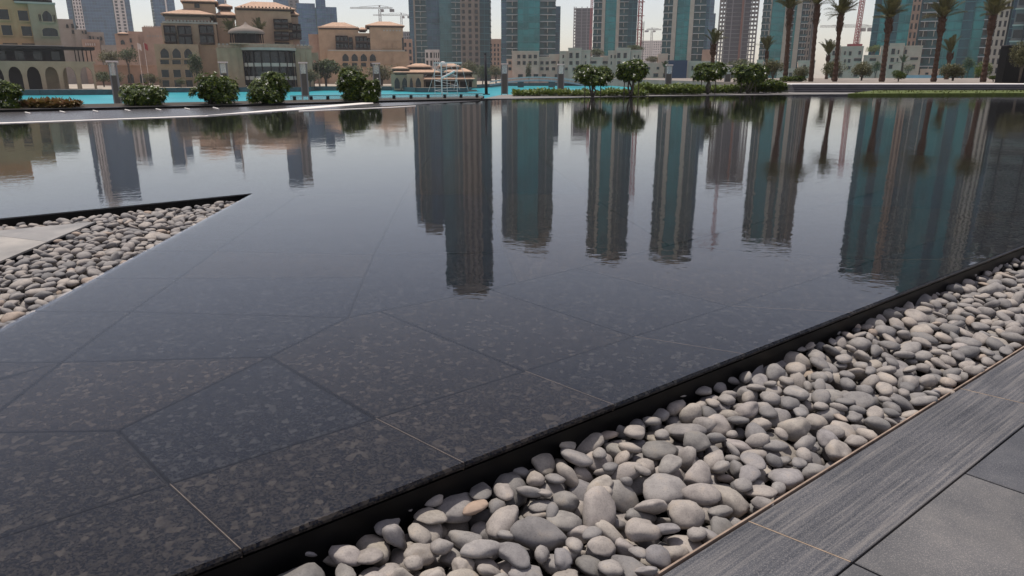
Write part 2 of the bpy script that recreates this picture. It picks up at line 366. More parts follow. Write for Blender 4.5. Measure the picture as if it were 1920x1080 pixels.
nd = {'a0': lineL(-250), 'm1': (220, 802), 'm2': (505, 665), 'm3': (652, 592), 'm4': (712, 580), 'm5': (920, 540), 'm6': (1083, 500), 'm7': (1255, 458), 'm8': (1560, 380), 'm9': (1960, 278),
      'k1': (115, 675), 'k2': (245, 581), 'k3': (335, 519), 'k4': (405, 468), 'k5': (560, 363), 'kx': (-55, 807), 'ml': (-420, 812),
      'n1': (683, 517), 'n2': (701, 475), 'n3': (757, 364), 'q1': (912, 362), 'q2': (948, 471), 'q3': (970, 527), 'r2': (1100, 362),
      'f1': (690, 290), 'f2': (806, 290), 'f3': (893, 290), 'f4': (1008, 290), 'f5': (1310, 290), 'f6': (1960, 225)}
for i, x in enumerate((318, 705, 985, 1190, 1370, 1640, 1920, 2300)): nd['L%d' % (i + 1)] = lineL(x)
for n_, x in (('wa', -120), ('wb', 60), ('wc', 175), ('wd', 272), ('we', 470), ('wz', -420)): nd[n_] = wl(x)
polys = ['m1 L1 a0 ml', 'm1 m2 L2 L1', 'm2 m3 m4 L3 L2', 'm4 m5 L4 L3', 'm5 q3 m6 L5 L4', 'm6 m7 L6 L5', 'm7 m8 L7 L6', 'm8 m9 L8 L7',
         'kx m1 m2 k1', 'k1 m2 m3 k2', 'k2 m3 n1 k3', 'k3 n1 n2 k4', 'k4 n2 n3 k5', 'wa wb k2 k1', 'wb wc k3 k2', 'wc wd k4 k3', 'wd we k5 k4', 'wz wa k1 kx ml',
         'n2 q2 q3 m5 m4 m3 n1', 'n2 n3 q1 q2', 'q1 r2 m7 m6 q3 q2', 'k5 n3 f2 f1', 'n3 q1 f3 f2', 'q1 r2 f4 f3', 'r2 m7 m8 f5 f4', 'm8 m9 f6 f5']
for s_ in polys:
    pts = [gp(*nd[k]) for k in s_.split()]
    link('slab', slab_mesh('slab', pts, -.008, .02, M['granite'], .0070, .0025), floor)
js = [gp(*nd[k]) for k in 'f1 f2 f3 f4 f5 f6 m9 L8'.split()] + [at(uw(edge_px(2500))[0], -.215), at(-1.55, -.215)] + [gp(*nd[k]) for k in 'a0 ml wz wa wb wc wd we k5'.split()]
poly_obj('joint_bed', [(p.x, p.y) for p in inset(js, .004)], M['joint'], -.0285, kind='structure')
# rim slabs along the near edge, with a rounded lip standing over the channel
rim_cuts = [(lineL(-250), at(-1.6, 0))]
for (x, y), ex in zip([lineL(x) for x in (318, 705, 985, 1190, 1370, 1640, 1920, 2300)], (455, 874, 1155, 1400, 1600, 1860, 2130, 2500)):
    rim_cuts.append(((x, y), edge_px(ex)))
for (l0, e0), (l1, e1) in zip(rim_cuts[:-1], rim_cuts[1:]):
    pts = [gp(*l0), e0, e1, gp(*l1)]
    link('rim_slab', slab_mesh('rim_slab', pts, -.006, .014, M['granite'], .0013, .006), floor)
    a_, b_ = gp(*l1), e1; d_ = (b_ - a_).normalized(); p_ = Vector((-d_.y, d_.x, 0)) * .0012
    mb = MB(); mb.prism([a_ + p_, a_ - p_, b_ - d_ * .01 - p_, b_ - d_ * .01 + p_], -.03, -.0066); mb.obj('joint_grout', M['mortar'], floor)
l8 = gp(*lineL(2300)); uL, wL = uw(l8)
pts = [l8, edge_px(2500), E_far, at(30, wL * 1.6)]
link('rim_slab', slab_mesh('rim_slab', pts, -.006, .014, M['granite'], .0013, .006), floor)
# water film
wp = inset(pool_poly, .012)
poly_obj('pool_water', [(p.x, p.y) for p in wp], M['water'], 0.0, kind='structure')
# black side wall under the lip and the drain channel before the pebbles
mb = MB(); mb.prism([at(-1.6, -.012), at(30, -.012), at(30, -.2), at(-1.6, -.2)], -.44, -.0335); mb.obj('pool_side_wall', M['black'], kind='structure')
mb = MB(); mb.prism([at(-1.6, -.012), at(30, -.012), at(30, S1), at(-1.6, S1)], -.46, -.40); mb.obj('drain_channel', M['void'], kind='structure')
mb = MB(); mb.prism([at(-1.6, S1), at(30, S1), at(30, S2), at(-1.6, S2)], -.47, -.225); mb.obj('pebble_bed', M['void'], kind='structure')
for nm, w0, lb in (('steel_edging', S1, 'thin rusty steel edging strip between black channel and pebbles'), ('steel_edging', S2 - .006, 'thin rusty steel edging strip between pebbles and slate paving')):
    mb = MB(); mb.prism([at(-1.6, w0 - .002), at(30, w0 - .002), at(30, w0 + .003), at(-1.6, w0 + .003)], -.45, PZ + .002)
    mb.obj(nm, M['rust'], label=lb, cat='edging', group='steel edging strips')
# paving: streaked planks along the pebbles, square tiles beyond
pav = poly_obj('paving_base', [at(-1.6, S2), at(30, S2), at(30, S2 + 9), at(-1.6, S2 + 9)], M['joint'], -.5, PZ - .02, kind='structure')
u0 = uw(gp(1400, 975, PZ))[0]; u1 = uw(gp(1800, 728, PZ))[0]; PL = u1 - u0
tu = uw(gp(1600, 1055, PZ))[0]; tu2 = uw(gp(1812, 888, PZ))[0]
def shear(u, w, z): return at(u + (w - S2) * (tu - u0) / (S3 - S2), w, z)
for k in range(-2, 12):
    a_, b_ = u0 + k * PL, u0 + (k + 1) * PL
    pts = [shear(a_, S2 + .001, 0), shear(b_, S2 + .001, 0), shear(b_, S3, 0), shear(a_, S3, 0)]
    link('plank', slab_mesh('plank', pts, PZ, .03, M['plank'], .0022, .002), pav)
    j0, j1 = shear(b_, S2 + .003, 0), shear(b_, S3 - .004, 0); d_ = Vector((-(j1 - j0).y, (j1 - j0).x, 0)).normalized() * .0022
    mb = MB(); mb.prism([j0 + d_, j0 - d_, j1 - d_, j1 + d_], PZ - .02, PZ - .0004); mb.obj('joint_grout', M['tanjoint'], pav)
TW = tu2 - tu
for r_ in range(4):
    for k in range(-3, 14):
        a_ = tu + k * TW + (r_ % 2) * TW * .5; w0 = S3 + r_ * TW
        sk = lambda u, w: at(u + (w - S3) * .10, w, 0)
        pts = [sk(a_, w0), sk(a_ + TW, w0), sk(a_ + TW, w0 + TW), sk(a_, w0 + TW)]
        link('tile', slab_mesh('tile', pts, PZ, .03, M['tile'], .0036, .002), pav)

# pebble bay on the left: floor, retaining faces, tiled path running into it
bay = [gp(470, 363), gp(*wu(-1500)), gp(*wl(-900))]
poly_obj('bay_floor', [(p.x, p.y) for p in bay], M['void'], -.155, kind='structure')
cc = Vector((0, 0, 0)); tip = gp(470, 363); lft = gp(*wu(-1500)); d_ = (lft - tip).normalized(); n_ = Vector((d_.y, -d_.x, 0))
if n_.dot(gp(*wl(0)) - tip) < 0: n_ = -n_
for A_, B_, ins in ((tip, lft, n_),):
    mb = MB(); mb.prism([A_ + n_ * .004, B_ + n_ * .004, B_ + n_ * .012, A_ + n_ * .012], -.33, -.004); mb.obj('bay_wall', M['black'], kind='structure')
PTZ = -.035
pp = [gp(181, 415, PTZ), gp(-1500, 570.5, PTZ), gp(-850, 842, PTZ)]
path = poly_obj('tiled_path', [(p.x, p.y) for p in pp], M['joint'], -.33, PTZ - .012, kind='structure')
def lerp(a, b, k): return a + (b - a) * k
for k0, k1 in ((0.0, .2), (.2, .42), (.42, .7), (.7, 1.0)):
    q = [lerp(pp[0], pp[1], k0), lerp(pp[0], pp[1], k1), lerp(pp[0], pp[2], k1), lerp(pp[0], pp[2], k0)]
    if k0 == 0: q = q[:3]
    link('tile', slab_mesh('tile', q, PTZ, .03, M['lighttile'], .002, .0015), path)

# ------------------------------------------------------------------ pebbles, dropped one by one onto a height map
def pebble_shape(seed, sub):
    rs = random.Random(seed); bm = bmesh.new(); bmesh.ops.create_icosphere(bm, subdivisions=sub, radius=1.0)
    off = Vector((rs.uniform(-50, 50),) * 3); e = rs.uniform(.82, 1.0); sk = rs.uniform(-.22, .22)
    cut = [(Vector((rs.gauss(0, 1), rs.gauss(0, 1), rs.gauss(0, .8))).normalized(), rs.uniform(.58, .86)) for _ in range(rs.choice((1, 2, 3, 4)))]
    for v in bm.verts:
        p = v.co.copy()
        q = Vector([math.copysign(abs(c_) ** e, c_) for c_ in p]); q.normalize(); p = lerp(p, q, .5)
        for n_, dd in cut:
            s_ = p.dot(n_)
            if s_ > dd: p -= n_ * (s_ - dd) * .75
        p *= 1 + .24 * noise.noise(p * .9 + off) + .11 * noise.noise(p * 2.1 + off) + .03 * noise.noise(p * 5 + off)
        p.y *= 1 + sk * p.x; p.z *= 1 + .5 * sk * p.y
        v.co = p
    return bm
NSH = 18
hi_mesh = []; lo_arr = []
for s_ in range(NSH):
    bm = pebble_shape(s_, 3); me = bpy.data.meshes.new('pebble'); bm.to_mesh(me); bm.free(); me.materials.append(M['peb'])
    me.polygons.foreach_set('use_smooth', [True] * len(me.polygons)); hi_mesh.append(me)
    bm = pebble_shape(s_, 2); bm.verts.ensure_lookup_table()
    lo_arr.append((np.array([v.co[:] for v in bm.verts]), [tuple(v.index for v in f.verts) for f in bm.faces])); bm.free()
def drop(inside, bbox, count, to_world, target, seed, floor_z, size):
    """settle ellipsoids on a height grid; returns (world matrix, shape id, size)"""
    rs = random.Random(seed); g = .006
    nx = int((bbox[1] - bbox[0]) / g) + 1; ny = int((bbox[3] - bbox[2]) / g) + 1
    hg = np.full((nx, ny), floor_z); out = []
    for c_ in range(count):
        L = size * rs.lognormvariate(0, .25); L = min(max(L, size * .62), size * 1.6)
        ax = np.array([L, L * rs.uniform(.58, .9), L * rs.uniform(.32, .58)]) * .53
        tilt = rs.gauss(0, .42); ta = rs.uniform(0, 6.28)
        Rm = Matrix.Rotation(rs.uniform(0, 6.28), 3, 'Z'); Rm = Matrix.Rotation(tilt, 3, Vector((math.cos(ta), math.sin(ta), 0))) @ Rm
        Rn = np.array(Rm); A = Rn @ np.diag(1 / ax ** 2) @ Rn.T
        rad = int(ax[0] / g) + 1
        gx, gy = np.meshgrid(np.arange(-rad, rad + 1) * g, np.arange(-rad, rad + 1) * g, indexing='ij')
        bq = A[0, 2] * gx + A[1, 2] * gy; cq = A[0, 0] * gx ** 2 + 2 * A[0, 1] * gx * gy + A[1, 1] * gy ** 2 - 1
        disc = bq ** 2 - A[2, 2] * cq; ok = disc > 0; rt = np.sqrt(np.where(ok, disc, 0))
        lo = (-bq - rt) / A[2, 2]; hi = (-bq + rt) / A[2, 2]
        best = None
        for _ in range(26):
            x = rs.uniform(bbox[0], bbox[1]); y = rs.uniform(bbox[2], bbox[3])
            if not inside(x, y, ax[1]): continue
            i = int((x - bbox[0]) / g); j = int((y - bbox[2]) / g)
            if i < rad or j < rad or i + rad + 1 > nx or j + rad + 1 > ny: continue
            sub = hg[i - rad:i + rad + 1, j - rad:j + rad + 1]
            z = np.max(np.where(ok, sub - lo, -9))
            sc_ = z + ax[2] * .4 - target(x, y)
            if best is None or sc_ < best[0]: best = (sc_, z, i, j, x, y)
        if best is None or best[0] > .022: continue
        _, z, i, j, x, y = best; z -= .006
        sub = hg[i - rad:i + rad + 1, j - rad:j + rad + 1]
        hg[i - rad:i + rad + 1, j - rad:j + rad + 1] = np.where(ok, np.maximum(sub, z + hi), sub)
        wpos, wrot = to_world(x, y, z)
        out.append((Matrix.Translation(wpos) @ (wrot @ Rm).to_4x4() @ Matrix.Diagonal((*ax, 1)), rs.randrange(NSH), L))
    return out
SW = S2 - .006 - S1 - .004
def ins_strip(x, y, r_): return r_ * .9 < y < SW - r_ * .9 and -1.4 < x < 7.5
def strip_world(count, seed):
    """same drop, but done in a world-aligned frame rotated onto the strip"""
    Rw = Matrix(((U.x, W.x, 0), (U.y, W.y, 0), (0, 0, 1)))
    fl = Matrix.Diagonal((1, -1, 1))
    def tw(x, y, z): return at(x, S1 + .004 + y, z), Rw @ fl
    return drop(ins_strip, (-1.5, 7.6, -.02, SW + .02), count, tw, lambda x, y: PZ - .016 + .052 * (1 - y / SW), seed, -.225, .085)
strip = strip_world(5200, 3)
hull = [(p.x, p.y) for p in bay]; hole = [(p.x, p.y) for p in pp]
def sd(poly, x, y):
    """signed inside distance of a convex polygon"""
    n = len(poly); a = sum(poly[i][0] * poly[(i + 1) % n][1] - poly[(i + 1) % n][0] * poly[i][1] for i in range(n)); s_ = 1 if a > 0 else -1; r_ = 9
    for i in range(n):
        x0, y0 = poly[i]; x1, y1 = poly[(i + 1) % n]; l = math.hypot(x1 - x0, y1 - y0)
        r_ = min(r_, s_ * ((x1 - x0) * (y - y0) - (y1 - y0) * (x - x0)) / l)
    return r_
bb = (min(p[0] for p in hull), max(p[0] for p in hull), min(p[1] for p in hull), max(p[1] for p in hull))
XMIN = -6.0
def ins_bay(x, y, r_): return x > XMIN and sd(hull, x, y) > r_ * .9 + .012 and sd(hole, x, y) < -r_ * .8
bayp = drop(ins_bay, (XMIN - .2, bb[1], bb[2], bb[3]), 4600, lambda x, y, z: (Vector((x, y, z)), Matrix.Identity(3)), lambda x, y: -.058, 5, -.155, .082)
allp = [(m_, s_, L, 0) for m_, s_, L in strip] + [(m_, s_, L, 1) for m_, s_, L in bayp]
def inview(v):
    fw = v.y * cp - (v.z - H) * sp_; up = v.y * sp_ + (v.z - H) * cp
    px, py = 960 + F * v.x / fw, 540 - F * up / fw
    return fw > .1 and -30 < px < 1950 and py < 1110, fw
rank = []
for i, (m_, s_, L, k) in enumerate(allp):
    v = m_.translation; ok, fw = inview(v)
    if ok and v.z > -.2: rank.append((-L / fw, i))
rank.sort(); single = set(i for _, i in rank[:300])
tgt = gp(876, 957, PZ); bi = min((i for i in single if allp[i][3] == 0), key=lambda i: (allp[i][0].translation - tgt).length + allp[i][2] * 1.5)
mass = {0: MB(), 1: MB()}; prs = random.Random(21)
brown = hi_mesh[3].copy(); brown.materials.clear(); brown.materials.append(M['pebbrown'])
for i, (m_, s_, L, k) in enumerate(allp):
    if i in single:
        o = link('pebble', brown if i == bi else hi_mesh[s_]); o.matrix_world = m_
        if i == bi: setp(o, label='slim warm brown pebble lying among the grey ones near the channel', cat='pebble', group='river pebbles')
        else:
            r_ = prs.random(); f_ = prs.uniform(.9, 1.1); tone, col = ('dark slate grey', (.200, .189, .184)) if r_ < .14 else (('plain mid grey', (.255, .238, .228)) if r_ < .52 else ('pale warm beige', (.315, .283, .256)))
            o.color = (col[0] * f_, col[1] * f_, col[2] * f_ * prs.uniform(.95, 1.04), 1)
            if k == 0:
                w_ = (uw(m_.translation)[1] - S1) / SW; wh = 'lying along the black drain channel' if w_ < .3 else ('in the middle of the pebble strip' if w_ < .7 else 'lying along the slate paving')
                setp(o, label='%s %s pebble %s' % ('large' if L > .09 else 'small', tone, wh), cat='pebble', group='river pebbles')
            else: setp(o, label='%s pebble in the triangular bay on the left' % tone, cat='pebble', group='bay pebbles')
    else:
        V, Fc = lo_arr[s_]; A = np.array(m_); mass[k].add((V @ A[:3, :3].T + A[:3, 3]).tolist(), Fc)
mass[0].obj('pebble_mass', M['pebs'], smooth=True, label='grey river pebbles filling the strip beside the paving', cat='pebbles', kind='stuff')
mass[1].obj('pebble_mass', M['pebs'], smooth=True, label='pale grey river pebbles filling the triangular bay in the pool', cat='pebbles', kind='stuff')

# ------------------------------------------------------------------ plants
def leaf(V, Fc, p, d, up, L, w):
    """a folded leaf: four triangles about the midrib"""
    s_ = d.cross(up)
    if s_.length < 1e-4: s_ = d.orthogonal()
    s_.normalize(); n_ = s_.cross(d).normalized(); k = len(V)
    V += [p, p + d * L * .5 + s_ * w + n_ * w * .35, p + d * L - n_ * L * .12, p + d * L * .5 - s_ * w + n_ * w * .35, p + d * L * .52]
    Fc += [(k, k + 4, k + 1), (k + 1, k + 4, k + 2), (k, k + 3, k + 4), (k + 3, k + 2, k + 4)]
def rdir(rs, zmin=-1.0):
    while True:
        v = Vector((rs.uniform(-1, 1), rs.uniform(-1, 1), rs.uniform(-1, 1)))
        if .05 < v.length < 1 and v.normalized().z > zmin: return v.normalized()
def lobes_for(rs, w, h, n, lo=.32):
    out = []
    for _ in range(n):
        a = rs.uniform(0, 6.28); r_ = rs.uniform(.15, .55) * w / 2
        out.append((Vector((r_ * math.cos(a), r_ * math.sin(a), h * rs.uniform(lo, .70))), Vector((w * rs.uniform(.22, .33), w * rs.uniform(.22, .33), h * rs.uniform(.22, .32)))))
    return out
def frangipani(label, x, ybase, w_px, h_px, D, seed, stem=0.0, group='frangipani shrubs along the pool', zbase=None):
    """x, base row, size in pixels at distance D; stem = fraction of height below the crown"""
    rs = random.Random(seed); k = D / (F / cp ** 1) * 1.0
    base = atd(x, ybase, D); w = w_px * k; h = h_px * k
    t_ = thing('frangipani', label, 'shrub' if stem == 0 else 'small tree', base, group)
    z0 = h * stem; hc = h - z0
    lobes = lobes_for(rs, w, hc, 14, .32 if stem else .12)
    V, Fc = [], []; PV, PF = [], []; tips = []
    for c_, r_ in lobes:
        for _ in range(88):
            d = rdir(rs, -.75); p = c_ + Vector((d.x * r_.x, d.y * r_.y, d.z * r_.z)) * rs.uniform(.5, 1.05)
            if p.z < .03: p.z = rs.uniform(.03, .2)
            p.z += z0; tips.append((p, (d + Vector((0, 0, .7))).normalized()))
    LL = .0033 * D
    for p, d in tips:
        a = d.orthogonal().normalized(); b_ = d.cross(a); ph = rs.uniform(0, 6)
        for q in range(9):
            an = ph + q * 2 * math.pi / 9 * 1.05; out = a * math.cos(an) + b_ * math.sin(an)
            dd = (out + d * rs.uniform(.1, .9)).normalized(); leaf(V, Fc, p - d * .03, dd, d, LL * rs.uniform(1.0, 1.7), LL * .24)
        if rs.random() < .09 and d.z > .1:
            for q in range(3):
                c2 = p + d * LL * .5 + rdir(rs) * LL * .4
                for e in range(5):
                    an = e * 2 * math.pi / 5; out = (a * math.cos(an) + b_ * math.sin(an)); leaf(PV, PF, c2, (out + d * .5).normalized(), d, LL * .28, LL * .12)
    link('crown', mk('crown', V, Fc, M['frang']), t_)
    if PV: link('flowers', mk('flowers', PV, PF, M['petal']), t_, kind='stuff')
    mb = MB(); n = 4 if stem else 6
    for q in range(n):
        a = q * 2 * math.pi / n + rs.uniform(-.4, .4); r1 = w * rs.uniform(.05, .12)
        mid = Vector((r1 * math.cos(a), r1 * math.sin(a), max(z0, .12) * .75)); c_, _ = lobes[q % len(lobes)]
        mb.tube([(0 if stem else mid.x * .8, 0 if stem else mid.y * .8, -.03), mid, c_ + Vector((0, 0, z0))], [.055, .042, .02], 6)
    mb.obj('stem', M['branch'], t_, smooth=True)
    if stem:
        for s_ in (-1, 1): bx('support_stake', t_, M['branch'], s_ * w * .2 - .02, s_ * w * .2 + .02, -.02, .02, -.05, z0 + hc * .15)
    return t_
def treemass(name, label, cat, x, ybase, w_px, h_px, D, mat, seed, n=1500, leafk=.035, trunk=.25, group=None, lob=9, zb=None):
    rs = random.Random(seed); k = D / (F / cp); base = atd(x, ybase, D); w = w_px * k; h = h_px * k
    if zb is not None: h += base.z - zb; trunk = max(trunk, (base.z - zb) / h); base.z = zb
    t_ = thing(name, label, cat, base, group); V, Fc = [], []
    z0 = h * trunk; lobes = lobes_for(rs, w, h - z0, lob); L = max(w, h - z0) * leafk
    for i in range(int(n * 1.8)):
        c_, r_ = lobes[i % len(lobes)]; d = rdir(rs, -.8); p = c_ + Vector((d.x * r_.x, d.y * r_.y, d.z * r_.z)) * rs.uniform(.55, 1.12) + Vector((0, 0, z0))
        p.z = max(p.z, .02)
        leaf(V, Fc, p, (rdir(rs) + d * .7).normalized(), Vector((0, 0, 1)), L * rs.uniform(.8, 1.7), L * .42)
    link('crown', mk('crown', V, Fc, mat), t_)
    mb = MB()
    for q in range(5):
        c_, _ = lobes[q % len(lobes)]; mb.tube([(0, 0, -.05), (c_.x * .15, c_.y * .15, z0 * .8 + .1 * h), c_ + Vector((0, 0, z0))], [w * .03, w * .022, w * .008], 6)
    mb.obj('trunk', M['branch'], t_, smooth=True)
    return t_
def frond_mesh(seed, L, droop, lw):
    rs = random.Random(seed); V, Fc = [], []; n = 30; pts = []
    for i in range(n + 1):
        s_ = i / n; pts.append(Vector((0, L * (s_ - .12 * s_ * s_ * droop), L * (-.42 * droop * s_ ** 2.2))))
    for i in range(n):   # rachis, a thin three-sided blade
        w = .035 * L * (1 - .85 * i / n) * .5; k = len(V); a, b_ = pts[i], pts[i + 1]
        V += [a + Vector((-w, 0, 0)), a + Vector((w, 0, 0)), b_ + Vector((w, 0, 0)), b_ + Vector((-w, 0, 0)), a - Vector((0, 0, w)), b_ - Vector((0, 0, w))]
        Fc += [(k, k + 1, k + 2, k + 3), (k, k + 3, k + 5, k + 4), (k + 1, k + 4, k + 5, k + 2)]
    for i in range(4, n + 1):
        s_ = i / n; ll = L * .26 * math.sin(math.pi * min(1, .12 + s_ * .86)) ** .6
        for sd_ in (-1, 1):
            d = Vector((sd_ * rs.uniform(.45, .75), rs.uniform(.7, .9), rs.uniform(.1, .4))).normalized()
            leaf(V, Fc, pts[i], d, Vector((0, 0, 1)), ll * rs.uniform(.85, 1.1), lw)
    return mk('frond', V, Fc, M['palm'])
FR = [frond_mesh(s_, 1.0, dr, .016) for s_, dr in ((1, .3), (2, .6), (3, 1.0), (4, 1.5))]
def palm(label, x_b, y_b, x_c, y_c, D, tr_px, fr_px, seed, group, spread=1.0, zb=None, n=34, boss=True):
    """trunk from (x_b,y_b) to crown base (x_c,y_c), all at distance D"""
    rs = random.Random(seed); a = atd(x_b, y_b, D); c_ = atd(x_c, y_c, D); k = D / (F / cp)
    if zb is not None: a.z = zb
    t_ = thing('palm_tree', label, 'palm', a, group); top = c_ - a; r_ = tr_px * k / 2; mb = MB()
    n_r = 26; pts = []; rad = []
    for i in range(n_r + 1):
        s_ = i / n_r; p = top * s_; wob = 1 + .10 * (1 if i % 2 else -1) + rs.uniform(-.05, .05)
        rr = r_ * (1.18 - .25 * min(1, s_ * 3)) * wob
        if boss and s_ > .72: rr *= 1 + .42 * math.sin(math.pi * min(1, (s_ - .72) / .34))
        pts.append(p); rad.append(rr)
    mb.tube(pts, rad, 10); mb.obj('trunk', M['bark'], t_, smooth=False)
    if boss:   # cut leaf bases below the crown
        mb = MB(); 
        for q in range(60):
            an = rs.uniform(0, 6.28); s_ = rs.uniform(.74, 1.0); rr = r_ * 1.35; p = top * s_ + Vector((math.cos(an) * rr * .8, math.sin(an) * rr * .8, 0))
            mb.tube([p, p + Vector((math.cos(an) * rr * .5, math.sin(an) * rr * .5, rr * 1.1))], [r_ * .16, r_ * .07], 4)
        mb.obj('leaf_bases', M['bark'], t_)
    Lf = fr_px * k
    for q in range(n):
        el = R(rs.uniform(40, 88)) if spread >= 1 else R(rs.uniform(50, 88))
        if spread >= 1 and q % 9 == 0: el = R(rs.uniform(5, 40))
        me = FR[rs.choice((0, 0, 1)) if el > R(55) else rs.choice((0, 1, 2))]
        o = link('frond', me, t_, top + Vector((0, 0, -r_ * .3))); s_ = Lf * rs.uniform(.8, 1.1)
        o.rotation_euler = (el, 0, rs.uniform(0, 6.28)); o.scale = (s_, s_, s_)
    return t_

# ------------------------------------------------------------------ far edge of the pool: ledge, kerb, planter, parapet, park ground
KZ = .02
ledge_px = [(-1300, 284.6), (0, 230), (390, 216), (560, 207.5), (780, 196.5), (900, 189), (900, 186), (700, 190), (420, 199.5), (0, 209), (-1300, 240)]
poly_obj('weir_ledge', [(p.x, p.y) for p in (gp(*q) for q in ledge_px)], M['wetstone'], -.45, .004, kind='structure')
def kerb(pts_px, label, zt):
    mb = MB(); mb.prism([(p.x, p.y) for p in (gp(*q, zt) for q in pts_px)], -.1, zt)
    return mb.obj('pale_edge_strip', M['palestone_and_sheen'], label=label, cat='kerb', group='pale kerbs at the pool far edge')
kerb([(-1300, 286.5), (0, 231.3), (200, 224.2), (390, 217.4), (390, 216), (200, 223), (0, 229.6), (-1300, 282)], 'thin pale stone kerb along the left far edge of the pool', .012)
kerb([(375, 217), (560, 205.5), (700, 193.6), (698, 190.8), (560, 201.5)], 'long weir edge wedge, sky reflection put into its pale colour, tapering towards the frangipani shrubs', .02)  # pale colour stands in for sky reflected along the weir edge
kerb([(560, 208.4), (735, 201.2), (780, 198.4), (780, 197.8), (735, 200.4), (560, 207.6)], 'fine light edge line where the ledge meets the pool', .012)
for i, (x, y) in enumerate(((53, 212), (118, 210), (180, 208.6), (240, 207), (298, 205.6), (352, 204.3), (405, 203))):
    a = gp(x - 5, y - 1.2, .02); b_ = gp(x + 5, y + 1.2, .02)
    t_ = thing('ledge_light', ['leftmost', 'second', 'third', 'fourth', 'fifth', 'sixth', 'rightmost'][i] + ' small bar light from the left on the dark weir ledge', 'light fitting', gp(x, y, .004), 'bar lights on the weir ledge')
    mb = MB(); mb.tube([a - t_.location, b_ - t_.location], .022, 6); mb.obj('lens', M['palestone_and_sheen'], t_)
    bx('bracket', t_, M['polemetal'], -.03, .03, -.03, .03, -.004, .012)
# planter behind the ledge (left) and park ground
PLZ = .07
def dpx(x, y, z=0): p = gp(x, y, z); return (p.x, p.y)
plant_px = [(-1300, 234), (0, 206), (420, 197), (560, 193), (700, 189), (900, 185)]
front = [dpx(x, y, PLZ) for x, y in plant_px]
mb = MB()
for a, b_ in zip(front[:-1], front[1:]):
    v = Vector((b_[0] - a[0], b_[1] - a[1])).normalized(); n_ = Vector((-v.y, v.x)) * .35
    mb.prism([a, b_, (b_[0] + n_.x, b_[1] + n_.y), (a[0] + n_.x, a[1] + n_.y)], -.4, PLZ)
mb.obj('planter_wall', M['black'], label='low planter wall behind the weir ledge, its shadow put into the black colour', cat='wall')  # the wall's shadow line is painted in as its black colour
back = [(x, y + 4.5) for x, y in front]
poly_obj('planting_bed', [(x, y + .33) for x, y in front] + list(reversed(back)), M['soil'], -.4, PLZ - .012, kind='structure')
far_edge = [gp(x, y) for x, y in ((900, 186), (960, 186), (1200, 181), (1480, 178), (1920, 175), (2300, 172))]
park = [(p.x, p.y) for p in far_edge] + [(70, 60), (70, 130), (32, 90), (14, 46), (-.5, 38.5)]
poly_obj('park_ground', park, M['parkground'], -.9, .0, kind='structure')
mb = MB()
for a, b_ in zip(far_edge[:-1], far_edge[1:]):
    mb.prism([(a.x, a.y - .02), (b_.x, b_.y - .02), (b_.x, b_.y + .45), (a.x, a.y + .45)], -.3, .018)
mb.obj('pool_far_kerb', M['wetstone'], kind='structure')
# lower promenade between the planter and the lake
poly_obj('promenade', [(-70, 8), (8, 30), (70, 60), (70, 75), (20, 62), (-10, 56), (-70, 40)], M['parkground'], LAKE_Z - .3, -1.75, kind='structure')
# glass parapet with short posts
par = thing('glass_parapet', 'low glass parapet with short dark posts beyond the planter', 'parapet', (0, 0, 0))
pts = [gp(x, y, .03) for x, y in ((545, 189.5), (600, 188.4), (745, 186.6), (905, 184))]
for a, b_ in zip(pts[:-1], pts[1:]):
    v = (b_ - a); n_ = Vector((-v.y, v.x, 0)).normalized() * .02
    mb = MB(); mb.prism([(a.x, a.y), (b_.x, b_.y), (b_.x + n_.x, b_.y + n_.y), (a.x + n_.x, a.y + n_.y)], .05, .21); mb.obj('glass_panel', M['clear'], par)
    mb = MB(); mb.prism([(a.x - n_.x, a.y - n_.y), (b_.x - n_.x, b_.y - n_.y), (b_.x + 2 * n_.x, b_.y + 2 * n_.y), (a.x + 2 * n_.x, a.y + 2 * n_.y)], .212, .235); mb.obj('top_rail', M['lampmetal'], par)
for x in range(553, 905, 31):
    for (xa, a), (xb, b_) in zip(zip((545, 600, 745), pts[:-1]), zip((600, 745, 905), pts[1:])):
        if xa <= x < xb:
            p = lerp(a, b_, (x - xa) / (xb - xa)); bx('post', par, M['polemetal'], p.x - .06, p.x + .06, p.y - .05, p.y - .02, -.02, .2)

